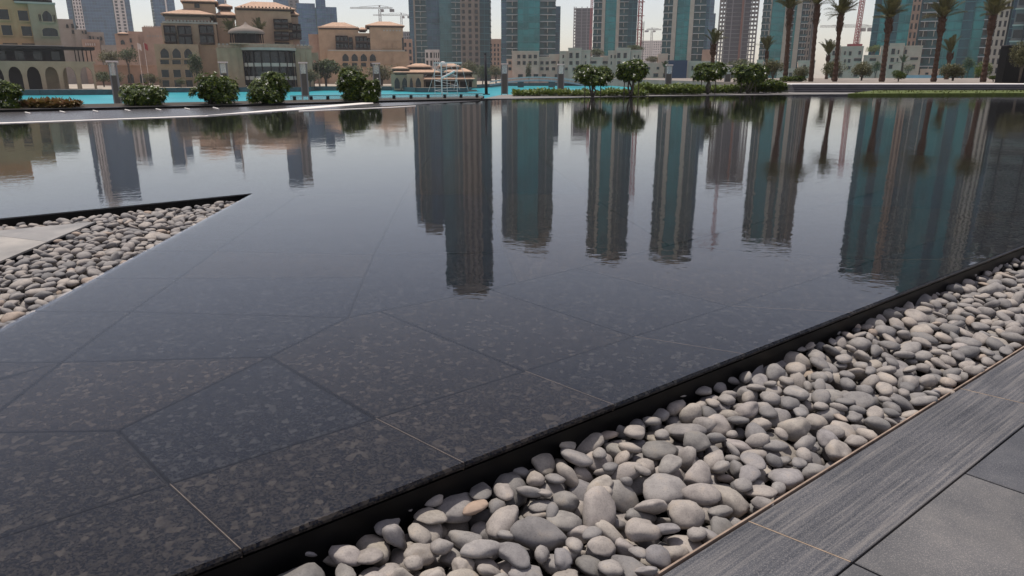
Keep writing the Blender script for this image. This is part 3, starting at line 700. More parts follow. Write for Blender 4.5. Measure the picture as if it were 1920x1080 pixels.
# raised terrace with steps on the right, its white cap, lawns
TZ = .45; TX0 = X(1470, 160, 45)
steps = thing('terrace_steps', 'long grey stone steps with a bright cap in front of the palms', 'steps', (TX0, 45, 0))
for i in range(4):
    bx('step', steps, M['greywall'], 0 + i * .15, 75, i * .55 - 1.8, 3.0, -.05 if i == 0 else i * .1, (i + 1) * .1)
bx('cap', steps, M['whitestone'], .6, 75, .3, 3.2, .402, TZ)
poly_obj('palm_terrace', [(TX0 + .6, 48.2), (TX0 + 75, 48.2), (TX0 + 95, 130), (TX0 - 2, 120)], M['terrace'], -.6, TZ - .01, kind='structure')
def lawn(name, pts_px, z, label):
    pts = [gp(x, y, z) for x, y in pts_px]
    poly_obj(name, [(p.x, p.y) for p in pts], M['lawn'], -.05, z, kind='structure')
    rs = random.Random(len(label)); V, Fc = [], []
    xs = [p.x for p in pts]; ys = [p.y for p in pts]; hl = [(p.x, p.y) for p in pts]; n = 0
    while n < 5200:
        x, y = rs.uniform(min(xs), max(xs)), rs.uniform(min(ys), max(ys)); n += 1
        if sd(hl, x, y) < .03: continue
        k = len(V); a = rs.uniform(0, 6.28); w = .03; h = rs.uniform(.05, .13)
        V += [(x - w * math.cos(a), y - w * math.sin(a), z), (x + w * math.cos(a), y + w * math.sin(a), z), (x + rs.uniform(-.05, .05), y + rs.uniform(-.05, .05), z + h)]; Fc.append((k, k + 1, k + 2))
    mk_ = mk('grass', V, Fc, M['grass']); link('lawn_grass', mk_, None, label=label, cat='grass', kind='stuff')
lawn('lawn', [(1590, 175.5), (1640, 169), (2300, 160), (2300, 171.5), (1920, 174.3)], .11, 'bright green grass strip along the right far edge of the pool')

# ------------------------------------------------------------------ frangipani, hedges and flowers by the pool
PB = PLZ
def fr(label, x, yb, w, h, seed, stem=0.0, z=PLZ):
    D = gp(x, yb, z).y; return frangipani(label, x, yb, w, h, D, seed, stem)
fr('dark leafy frangipani shrub cut by the left edge of the photo', 12, 202, 62, 52, 11)
fr('round frangipani shrub with white flowers beside the leftmost lamp column', 267, 197, 92, 50, 12)
fr('widest frangipani shrub, in front of the domed gazebo building', 400, 194, 102, 58, 13)
fr('frangipani shrub directly below the curved balcony front', 502, 193, 86, 62, 14)
fr('tall rounded frangipani shrub standing alone by the glass parapet', 664, 188, 66, 60, 15)
fr('small frangipani shrub tucked against the tall rounded one', 697, 189, 38, 42, 16)
fr('frangipani tree with split crown, leftmost of the stemmed row', 1111, 182.5, 74, 60, 17, .28, .0)
fr('frangipani tree on a single stem between two stakes before the low houses', 1183, 182, 68, 71, 18, .32, .0)
fr('frangipani tree on slim stems in front of the short palm', 1327, 177, 66, 62, 19, .3, .0)
fr('frangipani tree merging with the dark shrub at the end of the steps', 1402, 175.5, 68, 58, 20, .22, .0)
def hedge(label, x0, x1, yb, h_px, z, mat, seed, n=1800, depth=1.6, cat='hedge'):
    rs = random.Random(seed); a = gp(x0, yb, z); b_ = gp(x1, yb, z); k = a.y / (F / cp); h = h_px * k; V, Fc = [], []
    t_ = thing('low_hedge', label, cat, (a.x, a.y, z)); Lx = b_.x - a.x
    for i in range(n * 2):
        s_ = rs.random(); hh = h * (.8 + .45 * (noise.noise(Vector((s_ * Lx * 1.1, seed, 0))) * .9 + .5)); y = rs.uniform(0, depth)
        p = Vector((s_ * Lx, y, hh * rs.uniform(.05, 1) * math.sin(math.pi * (.12 + .8 * y / depth)) ** .4))
        leaf(V, Fc, p, rdir(rs, -.2), Vector((0, 0, 1)), rs.uniform(.10, .22), .05)
    link('foliage', mk('foliage', V, Fc, mat), t_)
    mb = MB()
    for i in range(14):
        x = Lx * (i + .5) / 14; mb.tube([(x, depth * .5, -.02), (x + .05, depth * .5, h * .5)], [.02, .01], 5)
    mb.obj('stems', M['branch'], t_)
hedge('thin low green hedge along the pool edge in front of the footbridge', 962, 1215, 180.5, 10, 0, M['hedge'], 31, 2400)
hedge('taller yellowish green hedge between the stemmed frangipani trees', 1195, 1318, 178, 17, 0, M['hedge'], 32, 2200)
hedge('dark green low shrub mass at the left end of the stone steps', 1408, 1478, 175, 20, 0, M['frang'], 33, 1800, 1.6, 'shrub')
hedge('small green hedge clump behind the stemmed frangipani trees', 1318, 1402, 175.5, 13, 0, M['hedge'], 34, 1300)
hedge('dry yellow and reddish flowering plants beside the left edge shrub', 34, 130, 202, 9, PLZ, M['yellowleaf'], 35, 1100, .7, 'flowers')
hedge('small round clipped shrub at the foot of the tallest palms', 1478, 1513, 153.6, 9, TZ, M['frang'], 36, 700, 2.0, 'shrub')

# ------------------------------------------------------------------ palms
def tall(lb, xb, xc, yc, D, seed, tr, frp): palm(lb, xb, 153, xc, yc, D, tr, frp, seed, 'tall date palms on the terrace', 1.0, TZ - .01, 38)
tall('tall date palm nearest the shrubs, leftmost of the tall row', 1472, 1481, 16, 60, 41, 8, 36)
tall('second tall date palm from the left in the terrace row', 1520, 1533, 8, 62, 42, 8, 36)
tall('third tall date palm, crown against open sky beside the red crane', 1565, 1576, 28, 62, 43, 8, 36)
tall('fourth tall date palm, in front of the dark edge of the big glass tower', 1653, 1668, 34, 60, 44, 9, 38)
tall('fifth tall date palm, in front of the wide teal glass facade', 1750, 1768, 32, 60, 45, 9, 40)
tall('rightmost tall date palm, in front of the pale stone windows', 1843, 1862, 28, 58, 46, 9, 40)
def short(lb, xb, yb, xc, yc, D, seed, tr=7, frp=28): palm(lb, xb, yb, xc, yc, D, tr, frp, seed, 'short palms in the gardens', .5, None, 20)
short('short palm rising behind the stemmed frangipani tree', 1334, 158, 1338, 84, 70, 51, 8, 32)
short('short palm in front of the tower at the left of the tall row', 1437, 152, 1438, 96, 90, 52, 5, 28)
short('short palm between the second and third tall palms', 1549, 150, 1553, 104, 95, 53, 5, 30)
short('short bright palm in front of the teal glass facade', 1774, 150, 1782, 100, 90, 54, 7, 34)

# ------------------------------------------------------------------ shrubs and trees beyond
def sh(lb, x, yb, w, h, D, mat, seed, n=1300, trunk=.12, lk=.05, zb=None, cat='shrub', nm='garden_shrub'):
    treemass(nm, lb, cat, x, yb, w, h, D, M[mat], seed, n, lk, trunk, 'garden shrubs and trees', zb=zb)
sh('olive grey shrub at the foot of the short palm left of the tall row', 1448, 153, 40, 45, 75, 'olive', 61)
sh('soft olive shrub between the first two tall palms', 1500, 153, 34, 28, 78, 'olive', 62)
sh('olive shrub behind the third tall palm', 1560, 153, 44, 36, 75, 'olive', 63)
sh('rounded olive tree left of the fourth tall palm', 1615, 153, 44, 37, 72, 'olive', 64)
sh('small green flowering shrub right of the fourth tall palm', 1684, 153, 30, 22, 62, 'frang', 65)
sh('wide olive shrub right of the fifth tall palm', 1786, 153, 52, 32, 70, 'olive', 66)
sh('yellow green shrub behind the rightmost tall palm', 1838, 153, 36, 36, 66, 'hedge', 67)
sh('small dark green plant beside the black monolith', 1862, 153.5, 20, 12, 58, 'frang', 68)
sh('loose green tree overlapping the black monolith at the right edge', 1910, 156, 52, 76, 50, 'olive', 69, 1800, .3, .05, None, 'tree', 'garden_tree')

# black monolith wall at the right edge
mono = atd(1878, 157, 52); mt = thing('black_monolith', 'tall black granite monolith wall at the right edge of the photo', 'wall', (mono.x, 52, 0))
zt = Z(86, 52); bx('wall_panel', mt, M['black'], 0, 2.2, 0, .8, 0, zt); bx('wall_panel', mt, M['black'], 2.215, 4.6, 0, .8, 0, zt); bx('coping', mt, M['greywall'], -.03, 4.63, -.03, .83, zt + .002, zt + .06)

# lamp columns on the lower promenade, flag pole
def lamp(lb, x, D, ytop=119, w_px=15):
    k = D / (F / cp); p = atd(x, ytop, D); w = w_px * k / 2; t_ = thing('lamp_column', lb, 'lamp', (p.x, D, -1.75), 'lantern columns by the lake'); zt = p.z + 1.75
    for s_ in (-1, 1): bx('leg', t_, M['lampmetal'], s_ * w - .035, s_ * w + .035, -.035, .035, 0, zt)
    bx('lantern_panel', t_, M['lampdark'], -w + .04, w - .04, -.05, .05, zt * .42, zt - .62)
    bx('lantern_glass', t_, M['clear'], -w + .04, w - .04, -.1, .1, zt - .6, zt - .03)
    bx('cap', t_, M['white'], -w - .04, w + .04, -.2, .2, zt + .002, zt + .08)
for i, (x, D, lb) in enumerate(((210, 36, 'lantern column at far left beside the arcaded hotel'), (418, 46, 'lantern column just left of the curved balcony front'), (568, 46, 'lantern column right of the curved balcony front'), (705, 48, 'lantern column behind the lone rounded frangipani'),
        (946, 52, 'lantern column right of the dark pole'), (1052, 54, 'lantern column at the right end of the footbridge'), (1255, 58, 'lantern column in front of the navy doorway'), (1366, 60, 'lantern column between the two right frangipani trees'))):
    lamp(lb, x, D, 117 + i, 12.5 - i * .3)
p = atd(912, 182, 39); t_ = thing('dark_pole', 'slim dark metal pole standing behind the pool edge', 'pole', (p.x, 39, 0)); zt = Z(101, 39)
mb = MB(); mb.tube([(0, 0, 0), (-.04, 0, zt)], [.085, .06], 10); mb.obj('shaft', M['polemetal'], t_, smooth=True); bx('base_plate', t_, M['polemetal'], -.18, .18, -.18, .18, -.02, .03); bx('cap', t_, M['polemetal'], -.11, .03, -.07, .07, zt + .001, zt + .03)
# ------------------------------------------------------------------ building kit
class Bld:
    """a building standing at distance D, measured off the photo; px rectangles become boxes in its own frame"""
    def __init__(s, name, label, D, x, zb=FAR_Z, cat='building', group=None):
        s.D = D; s.o = Vector((X(x, 140, D), D, zb)); s.t = thing(name, label, cat, s.o, group); th = math.atan2(s.o.x, D); s.t.rotation_euler = (0, 0, -th); s.t.scale = (math.cos(th), 1, 1)
    def co(s, x0, y0, x1, y1, off):
        d = s.D - off; ym = (y0 + y1) / 2
        return X(x0, ym, d) - s.o.x, X(x1, ym, d) - s.o.x, Z(y1, d) - s.o.z, Z(y0, d) - s.o.z
    def rect(s, name, mat, x0, y0, x1, y1, off=0.0, dep=6.0, par=None):
        a, b_, z0, z1 = s.co(x0, y0, x1, y1, off)
        return bx(name, par or s.t, M[mat], a, b_, -off, -off + dep, z0, z1)
    def base(s, name, mat, x0, y0, x1, off=0.0, dep=14.0, ym=None):
        """wall from the ground up to row y0"""
        d = s.D - off; ym = 100 if ym is None else ym
        return bx(name, s.t, M[mat], X(x0, ym, d) - s.o.x, X(x1, ym, d) - s.o.x, -off, -off + dep, 0, Z(y0, d) - s.o.z)
    def window(s, x0, y0, x1, y1, off=0.0, frame='stonepale', arch=None, mat='win', name='window'):
        a, b_, z0, z1 = s.co(x0, y0, x1, y1, off)
        f = link(name, surround_mesh(arch, frame), s.t, (a, -off, z0)); f.scale = (b_ - a, 1, z1 - z0)
        g_ = link('pane', pane_mesh(arch, mat), f, (0, 0, 0)); return f
    def hip(s, x0, x1, ye, ya, off=0.0, dep=8.0, mat='rooftile', ov=.8, ridge=.15, name='roof'):
        a, b_, ze, za = s.co(x0, ya, x1, ye, off); y0, y1 = -off - ov, -off + dep + ov; mb = MB(); cx = (a + b_) / 2; cy = (y0 + y1) / 2
        rw = (b_ - a) * ridge; e = .28
        mb.add([(a, y0, ze), (b_, y0, ze), (b_, y1, ze), (a, y1, ze), (cx - rw, cy, za), (cx + rw, cy, za), (a, y0, ze - e), (b_, y0, ze - e), (b_, y1, ze - e), (a, y1, ze - e)],
               [(0, 1, 5, 4), (1, 2, 5), (2, 3, 4, 5), (3, 0, 4), (6, 7, 1, 0), (7, 8, 2, 1), (8, 9, 3, 2), (9, 6, 0, 3), (9, 8, 7, 6)])
        r_ = mb.obj(name, M[mat], s.t)
        bx('eave_band', r_, M['eave'], a + ov * .7, b_ - ov * .7, y0 + ov * .6, y1 - ov * .6, ze - e - .5, ze - e - .004); return r_
_am = {}
def arch_curve(arch, n=12):
    """outline of a unit opening from (0,0) up and over to (1,0)"""
    if arch is None: return [(0, 0), (0, 1), (1, 1), (1, 0)]
    sp = .55 if arch == 'pointed' else (.62 if arch == 'round' else .7); pts = [(0, 0)]
    for i in range(n + 1):
        u = i / n; x = u
        h = (1 - (2 * u - 1) ** 2) ** .5 if arch != 'pointed' else (1 - abs(2 * u - 1) ** 1.55) ** .8
        pts.append((x, sp + (1 - sp) * h))
    return pts + [(1, 0)]
def surround_mesh(arch, mat):
    k = ('s', arch, mat)
    if k in _am: return _am[k]
    inn = arch_curve(arch); cx, cz = .5, .45
    out = [(cx + (x - cx) * 1.22, max(-.06, cz + (z - cz) * 1.14)) for x, z in inn]; n = len(inn); mb = MB(); t0, t1 = -.22, .15
    V = [(x, t0, z) for x, z in inn] + [(x, t0, z) for x, z in out] + [(x, t1, z) for x, z in inn] + [(x, t1, z) for x, z in out]; Fc = []
    for i in range(n - 1): Fc += [(i, i + 1, n + i + 1, n + i), (n + i, n + i + 1, 3 * n + i + 1, 3 * n + i), (i + 1, i, 2 * n + i, 2 * n + i + 1)]
    mb.add(V, Fc); mb.box(-.11, 1.11, -.32, .15, -.12, -.002)
    _am[k] = mk('window_surround', mb.V, mb.F, M[mat]); return _am[k]
def pane_mesh(arch, mat):
    k = ('p', arch, mat)
    if k in _am: return _am[k]
    inn = arch_curve(arch); n = len(inn)
    V = [(x, -.05, z) for x, z in inn] + [(x, .1, z) for x, z in inn]; _am[k] = mk('pane', V, [tuple(range(n))] + [(i, n + i, n + (i + 1) % n, (i + 1) % n) for i in range(n)], M[mat]); return _am[k]
def arcade(B, x0, x1, n, ytop, ybot, mat, off=0.0, thick=1.0, open_=.74, rise=.86, name='arch_bay'):
    """a run of real arched openings, each bay its own piece"""
    a, b_, z0, z1 = B.co(x0, ytop, x1, ybot, off); w = (b_ - a) / n; h = z1 - z0; mb = MB(); g_ = (1 - open_) / 2
    cur = [(g_ + open_ * x, z * rise) for x, z in arch_curve('round', 14)]
    poly = [(x, z) for x, z in cur]; m_ = len(poly)
    for y, fl in ((0, 1), (thick, -1)):
        V = [(x, y, z) for x, z in poly] + [(x, y, 1) for x, z in poly] + [(0, y, 0), (0, y, 1), (1, y, 0), (1, y, 1)]
        Fc = [(i, i + 1, m_ + i + 1, m_ + i) for i in range(1, m_ - 2)] + [(2 * m_, 0, 1, m_ + 1, 2 * m_ + 1), (m_ - 1, 2 * m_ + 2, 2 * m_ + 3, 2 * m_ - 2, m_ - 2)]
        mb.add(V, [f if fl > 0 else tuple(reversed(f)) for f in Fc])
    mb.add([(x, 0, z) for x, z in poly] + [(x, thick, z) for x, z in poly], [(i + 1, i, m_ + i, m_ + i + 1) for i in range(m_ - 1)])
    mb.add([(0, 0, 1), (1, 0, 1), (1, thick, 1), (0, thick, 1)], [(0, 1, 2, 3)])
    me = mk(name, mb.V, mb.F, M[mat])
    for i in range(n):
        o = link(name, me, B.t, (a + i * w, -off, z0)); o.scale = (w, 1, h)

# ------------------------------------------------------------------ towers
FH = 3.5
def tower(label, D, segs, yref, fh=FH, dep=24.0, crown=(), name='tower', group='glass towers round the lake', ym=70, hz=None, x_o=None):
    """segs: (x left, x right, kind, forward offset, height factor); yref = row where the mirrored roof shows in the pool"""
    x_o = x_o if x_o is not None else (segs[0][0] + segs[-1][1]) / 2
    B = Bld(name, label, D, x_o, FAR_Z, 'tower', group); top = hz if hz else -atd(960, yref, D).z; Ht = top - FAR_Z
    def xx(x, d): return X(x, ym, d) - B.o.x
    hm_ = min([q[4] if len(q) > 4 else 1.0 for q in segs]) * Ht; dm_ = D - min(q[3] for q in segs)
    bx('core', B.t, M['tealdark'], xx(min(q[0] for q in segs) + .6, dm_), xx(max(q[1] for q in segs) - .6, dm_), D - dm_ + 1.2 if D - dm_ > 0 else -(D - dm_) + 1.2, dep - 1, 0, hm_ - .5)
    for sg in segs:
        xl, xr, kind, off = sg[:4]; hf = sg[4] if len(sg) > 4 else 1.0; h = Ht * hf; nf = int(h / fh); a, b_ = xx(xl, D - off), xx(xr, D - off); y = -off
        if kind.startswith('g:'):
            bx('glass_wall', B.t, M[kind[2:]], a, b_, y, y + dep, 0, h); n = max(1, int(round((b_ - a) / 3.2)))
            for i in range(n + 1):
                x = a + (b_ - a) * i / n; bx('mullion', B.t, M['line'], x - .09, x + .09, y - .16, y - .002, 0, h)
            for i in range(1, nf): bx('floor_band', B.t, M['line'], a, b_, y - .1, y - .001, i * fh - .22, i * fh + .12)
        elif kind == 'balc' or kind == 'balcd':
            bx('glass_wall', B.t, M['balcg' if kind == 'balc' else 'win'], a, b_, y, y + dep, 0, h)
            for i in range(1, nf + 1):
                sl = bx('balcony_slab', B.t, M['slab'], a - .2, b_ + .2, y - 1.5, y - .003, i * fh - .2, i * fh + .1)
                bx('railing', B.t, M['balcg'], a - .15, b_ + .15, y - 1.45, y - 1.38, i * fh + .105, i * fh + 1.05)
            bx('party_wall', B.t, M['stonepale'], (a + b_) / 2 - .15, (a + b_) / 2 + .15, y - 1.2, y - .004, 0, h)
        elif kind.startswith('s:'):
            mt_, nc = kind[2:].split('/'); nc = int(nc); bx('stone_wall', B.t, M[mt_], a, b_, y, y + dep, 0, h); w = (b_ - a) / nc
            for i in range(1, nf):
                bx('string_course', B.t, M[mt_], a, b_, y - .22, y - .002, i * fh - .35, i * fh + .25)
                for c_ in range(nc): bx('window', B.t, M['win'], a + w * (c_ + .27), a + w * (c_ + .73), y - .06, y - .001, i * fh + .55, i * fh + 2.75)
            for c_ in range(nc + 1):
                x = a + w * c_; bx('pilaster', B.t, M[mt_], max(a, x - w * .16), min(b_, x + w * .16), y - .35, y - .003, 0, h)
        elif kind.startswith('p:'): bx('pier', B.t, M[kind[2:]], a, b_, y, y + dep, 0, h)
    for xl, xr, f0, f1, mt_, off in crown:
        bx('roof_crown', B.t, M[mt_], xx(xl, D - off), xx(xr, D - off), -off, -off + dep * .7, Ht * f0 + .003, Ht * f1)
    return B
tower('left far blue glass tower with white window strips beside the arcaded hotel', 820, [(131, 139, 'g:bluef', 0), (139, 155, 's:white/3', 3), (155, 216, 'g:bluef', 0), (216, 238, 's:white/2', 2, .72), (238, 250, 'g:bluef', 0, .72)], 372, 3.4, 30, [(145, 175, 1, 1.04, 'white', 1), (150, 168, 1.04, 1.09, 'white', -1)], ym=40)
tower('blue glass tower with notched edge rising behind the hotel roofs', 820, [(290, 312, 'g:bluef', 0), (312, 315, 'p:white', 1), (315, 331, 'g:bluef', 0, .9), (286, 290, 'balc', 0)], 316, 3.4, 28, ym=30)
tower('slim far tower whose top clears the hotel tower roof', 900, [(408, 421, 'g:bluef', 0, .9), (421, 425, 's:white/1', 1)], 325, 3.4, 22, ym=10)
tower('grey blue far tower with pale right strip behind the tall hotel roof', 900, [(512, 540, 'g:bluef', 0), (540, 560, 's:greyfacade/2', 1, .97)], 350, 3.4, 26, ym=0)
tower('squat blue glass block right of the tall hotel roof', 620, [(560, 594, 'g:bluef', 0, .97), (594, 612, 'g:bluef', 3, 1.02), (612, 634, 'g:bluef', 0, .93)], 275, 3.4, 26, [(600, 612, 1.02, 1.05, 'bluef', 1)], ym=60)
tower('low far grey tower under construction left of the twin towers', 760, [(753, 770, 's:concrete/4', 0)], 222, 3.4, 20, ym=60, group='towers under construction')
tower('stepped blue left half of the twin stone and glass tower', 482, [(768, 776, 'g:blueg', 1), (776, 779, 'p:stone', 2), (779, 800, 'balc', 0), (800, 830, 'g:blueg', 0, 1.02)], 415, crown=[(785, 822, 1.02, 1.09, 'stone', -2)], ym=60)
tower('tallest twin tower with teal glass, three window columns and dark right side', 462, [(825, 847, 'g:greyteal', 0), (847, 863, 'balc', 1.5), (863, 899, 's:stone/3', 3), (899, 918, 'g:tealdark', .5), (918, 921, 'balc', -2)], 535, crown=[(838, 912, 1, 1.03, 'stone', -2), (848, 908, 1.03, 1.055, 'stone', -4)], ym=60)
tower('wide teal glass tower with balconies either side in the middle of the row', 415, [(940, 950, 'g:blueg', 0), (950, 971, 'balc', .5), (971, 1012, 'g:teal', 3), (1012, 1041, 'balc', .5, .97)], 447, crown=[(943, 962, 1, 1.03, 'stone', -1), (962, 1036, .98, 1.05, 'stone', -3), (985, 1030, 1.05, 1.1, 'stone', -5)], ym=60)
tower('lower blue slab tucked behind the wide teal tower', 440, [(1030, 1050, 'g:blueg', 0)], 268, ym=60)
def frame_tower(label, D, x0, x1, ytop_ref, core, fh, cols, ym=60, mat='concrete'):
    B = Bld('tower', label, D, (x0 + x1) / 2, FAR_Z, 'tower', 'towers under construction'); top = -atd(960, ytop_ref, D).z - FAR_Z
    xx = lambda x: X(x, ym, D) - B.o.x
    bx('core', B.t, M['concdark'], xx(core[0]), xx(core[1]), 1.0, 22, 0, top)
    for i in range(1, int(top / fh) + 1): bx('floor_slab', B.t, M[mat], xx(x0), xx(x1), 0, 23, i * fh - .35, i * fh)
    for c_ in cols:
        for y in (.3, 21): bx('column', B.t, M[mat], xx(c_) - .45, xx(c_) + .45, y, y + .9, 0, top + 1.5)
    return B, xx, top
frame_tower('hazy grey concrete tower under construction left of the red hoist', 900, 1076, 1110, 262, (1079, 1110), 3.6, (1075.5, 1079, 1090, 1100))
B, xx, top = frame_tower('open concrete frame tower with orange hoist strip and sky showing through', 640, 1345, 1419, 352, (1359, 1404), 3.4, (1346, 1352, 1357, 1406, 1412, 1418, 1370, 1392))
bx('hoist_strip', B.t, M['orange'], xx(1387), xx(1391), -1.2, -.02, 0, top)
tower('teal glass tower with two stone piers and red hoist on its right', 420, [(1112, 1128, 'balc', 0), (1128, 1134, 'p:stonepale', 1.5), (1134, 1155, 'g:teal', .5), (1155, 1161, 'p:stonepale', 1.5), (1161, 1176, 'balc', 0), (1176, 1193, 'g:tealdark', 0)], 475, crown=[(1118, 1186, 1, 1.03, 'stone', -2), (1140, 1178, 1.03, 1.07, 'stone', -4)], ym=60)
tower('bright teal glass tower with two pale stone piers left of the frame tower', 400, [(1242, 1260, 'balc', 0), (1260, 1268, 'p:stonepale', 1.5), (1268, 1292, 'g:teal', .5), (1292, 1300, 'p:stonepale', 1.5), (1300, 1320, 'balc', 0), (1320, 1326, 'g:blueg', -1)], 480, crown=[(1250, 1318, 1, 1.025, 'stone', -2), (1262, 1300, 1.025, 1.05, 'stone', -4)], ym=60)
tower('pale grey hazy tower tucked behind the bright teal tower', 780, [(1318, 1341, 'g:bluef', 0, .78), (1326, 1340, 'g:bluef', 6, 1)], 285, 3.4, 20, ym=40)
tower('teal and stone tower behind the first tall palm', 430, [(1426, 1441, 'balc', 0), (1441, 1444, 'p:stonepale', 1.2), (1444, 1470, 'g:teal', .5), (1470, 1477, 'p:stonepale', 1.5), (1477, 1486, 'balcd', 0), (1486, 1492, 'g:teal', 0), (1492, 1501, 'p:stonepale', 1.5), (1501, 1512, 'balcd', 0), (1512, 1522, 's:stone/2', 1), (1522, 1529, 'p:greyfacade', 0)], 458, crown=[(1432, 1500, 1, 1.02, 'stone', -3), (1470, 1522, 1, 1.035, 'greyfacade', -5)], ym=60)
tower('huge wide teal glass tower group filling the right side', 312, [(1631, 1645, 'g:tealdark', 0), (1645, 1663, 'g:teal', .4), (1663, 1684, 'g:tealdark', 0), (1684, 1708, 'g:teal', 1.5), (1708, 1724, 's:pink/2', 2.5), (1724, 1738, 'balcd', .6), (1738, 1760, 'balc', 0)], 520, crown=[(1645, 1700, 1, 1.03, 'stone', -2), (1690, 1745, 1, 1.045, 'stone', -5)], ym=70)
tower('broad flat teal glass facade with balcony edge right of the wide group', 300, [(1757, 1800, 'g:teal', 0), (1800, 1820, 'g:tealdark', .5), (1820, 1842, 'g:teal', 0), (1842, 1862, 'balcd', .5), (1862, 1890, 's:stonepale/3', 2.0), (1890, 1900, 'g:blueg', .5)], 590, ym=70)
# grey banded building at the right edge
B = Bld('tower', 'dark grey banded building cut by the right edge of the photo', 190, 1990, FAR_Z, 'building'); h = -atd(960, 470, 190).z - FAR_Z; a = X(1893, 60, 190) - B.o.x
bx('wall', B.t, M['greyfacade'], a, a + 60, 0, 30, 0, h)
for i in range(1, int(h / 4)): bx('window_band', B.t, M['win'], a + .4, a + 60, -.08, -.001, i * 4 + .8, i * 4 + 2.8); bx('ledge', B.t, M['stonepale'], a - .2, a + 60, -.6, -.002, i * 4 - .2, i * 4 + .15)
for i in range(8): bx('fin', B.t, M['polemetal'], a + 3 + i * 7, a + 3.4 + i * 7, -1.2, -.004, 0, h + 3)
for i in range(12): bx('roof_post', B.t, M['stonepale'], a + 1 + i * 5, a + 1.9 + i * 5, 1, 2, h + .002, h + 4)
bx('roof_slab', B.t, M['greyfacade'], a - 1, a + 60, -1, 20, h + 4.002, h + 5)

# far haze-blue city blocks low on the horizon
tower('hazy low block on the horizon between the two teal towers', 1300, [(1200, 1240, 's:white/10', 0)], 0, 4, 30, ym=100, hz=Z(76, 1300), group='hazy blocks on the horizon')
tower('hazy tan block low behind the wide twin towers gap', 620, [(918, 944, 's:pink/4', 0)], 0, 3.6, 20, ym=100, hz=Z(73, 620), group='hazy blocks on the horizon')
tower('pinkish low block right of the hotel tower', 420, [(756, 774, 's:pink/2', 0)], 0, 3.6, 20, ym=100, hz=Z(73, 420), group='hazy blocks on the horizon')
tower('small white building with tall slots behind the lake pavilion', 330, [(797, 812, 's:white/2', 0), (812, 824, 's:white/3', .5, 1.0)], 0, 3.4, 10, ym=105, hz=Z(93, 330), group='low houses by the lake')
tower('plain tan block between frame tower and bright teal tower', 380, [(1316, 1335, 'p:pink', 0)], 0, 3.4, 10, ym=105, hz=Z(93, 380), group='low houses by the lake')

# ------------------------------------------------------------------ low beige houses along the far shore
def house(label, D, blocks, wins, zb=FAR_Z):
    B = Bld('low_house', label, D, (blocks[0][0] + blocks[-1][1]) / 2, zb, 'house', 'low houses by the lake')
    for i, (x0, x1, y0, off) in enumerate(blocks):
        B.base('wall', 'beige', x0, y0, x1, off, 12 - i * .07)
        d = D - off; a, b_, zt = X(x0, 100, d) - B.o.x, X(x1, 100, d) - B.o.x, Z(y0, d) - B.o.z; bx('parapet', B.t, M['beige'], a - .12, b_ + .12, -off - .18, -off + .5, zt - .25, zt + .35)
    for x, y, w, h, off in wins: B.window(x - w / 2, y - h / 2, x + w / 2, y + h / 2, off, 'beige')
    return B
house('low beige house with stepped roof in front of the wide teal tower', 330, [(950, 960, 112, 0), (960, 1011, 97, 1.5), (1011, 1030, 108, 0), (1030, 1062, 103, .6)],
      [(x, y, 6, 7, 1.5) for y in (106, 118) for x in (973, 983, 994, 1004)] + [(956, y, 6, 6, 0) for y in (118, 129)] + [(x, y, 6, 6, 0) for y in (118, 129) for x in (1016, 1026)] + [(1038, 117, 9, 5, .6), (1051, 117, 9, 5, .6), (1038, 129, 6, 6, .6), (1054, 129, 6, 6, .6)] + [(x, 142, 9, 6, 1.5) for x in (976, 992, 1005)] + [(1020, 142, 8, 6, 0), (1044, 142, 8, 6, .6)])
house('low beige house with two turquoise windows left of the hedge trees', 325, [(1049, 1066, 97, 0), (1066, 1091, 91, 1.2), (1091, 1107, 95, 0), (1107, 1130, 108, -1)],
      [(1071, 104, 6, 10, 1.2), (1083, 104, 6, 10, 1.2), (1071, 118, 6, 7, 1.2), (1083, 118, 6, 7, 1.2), (1056, 106, 2.5, 6, 0), (1098, 106, 2.5, 6, 0), (1056, 118, 2.5, 6, 0), (1098, 118, 2.5, 6, 0), (1112, 117, 12, 5, -1), (1062, 129, 5, 5, 0), (1078, 130, 8, 6, 1.2), (1100, 130, 5, 5, 0)])
house('low beige house with curved corner below the red hoist tower', 325, [(1125, 1140, 106, -1), (1140, 1156, 96, 0), (1156, 1183, 91, 1.2), (1183, 1203, 95, 0), (1203, 1250, 119, -2), (1232, 1250, 102, -3)],
      [(1161, 104, 6, 10, 1.2), (1173, 104, 6, 10, 1.2), (1161, 118, 6, 7, 1.2), (1146, 106, 2.5, 6, 0), (1153, 106, 2.5, 6, 0), (1190, 106, 2.5, 6, 0), (1197, 106, 2.5, 6, 0), (1146, 118, 2.5, 6, 0), (1190, 118, 2.5, 6, 0), (1215, 128, 5, 5, -2), (1232, 128, 5, 5, -2), (1228, 141, 9, 7, -2), (1245, 141, 7, 7, -2), (1133, 117, 12, 5, -1)])
B = house('pale low house with navy doorway block below the bright teal tower', 315, [(1292, 1345, 116, 0), (1250, 1256, 114, .5)], [(1298, 128, 3, 9, 0), (1310, 128, 5, 6, 0), (1325, 128, 5, 6, 0)])
B.base('entrance_block', 'navy', 1256, 113, 1292, 2.0, 10)
house('low pale house row behind the left tall palms', 300, [(1420, 1432, 113, 0), (1462, 1500, 130, 1), (1498, 1530, 115, 0)], [(1426, 124, 3, 8, 0), (1484, 140, 6, 8, 1), (1508, 125, 5, 7, 0), (1520, 125, 5, 7, 0)])
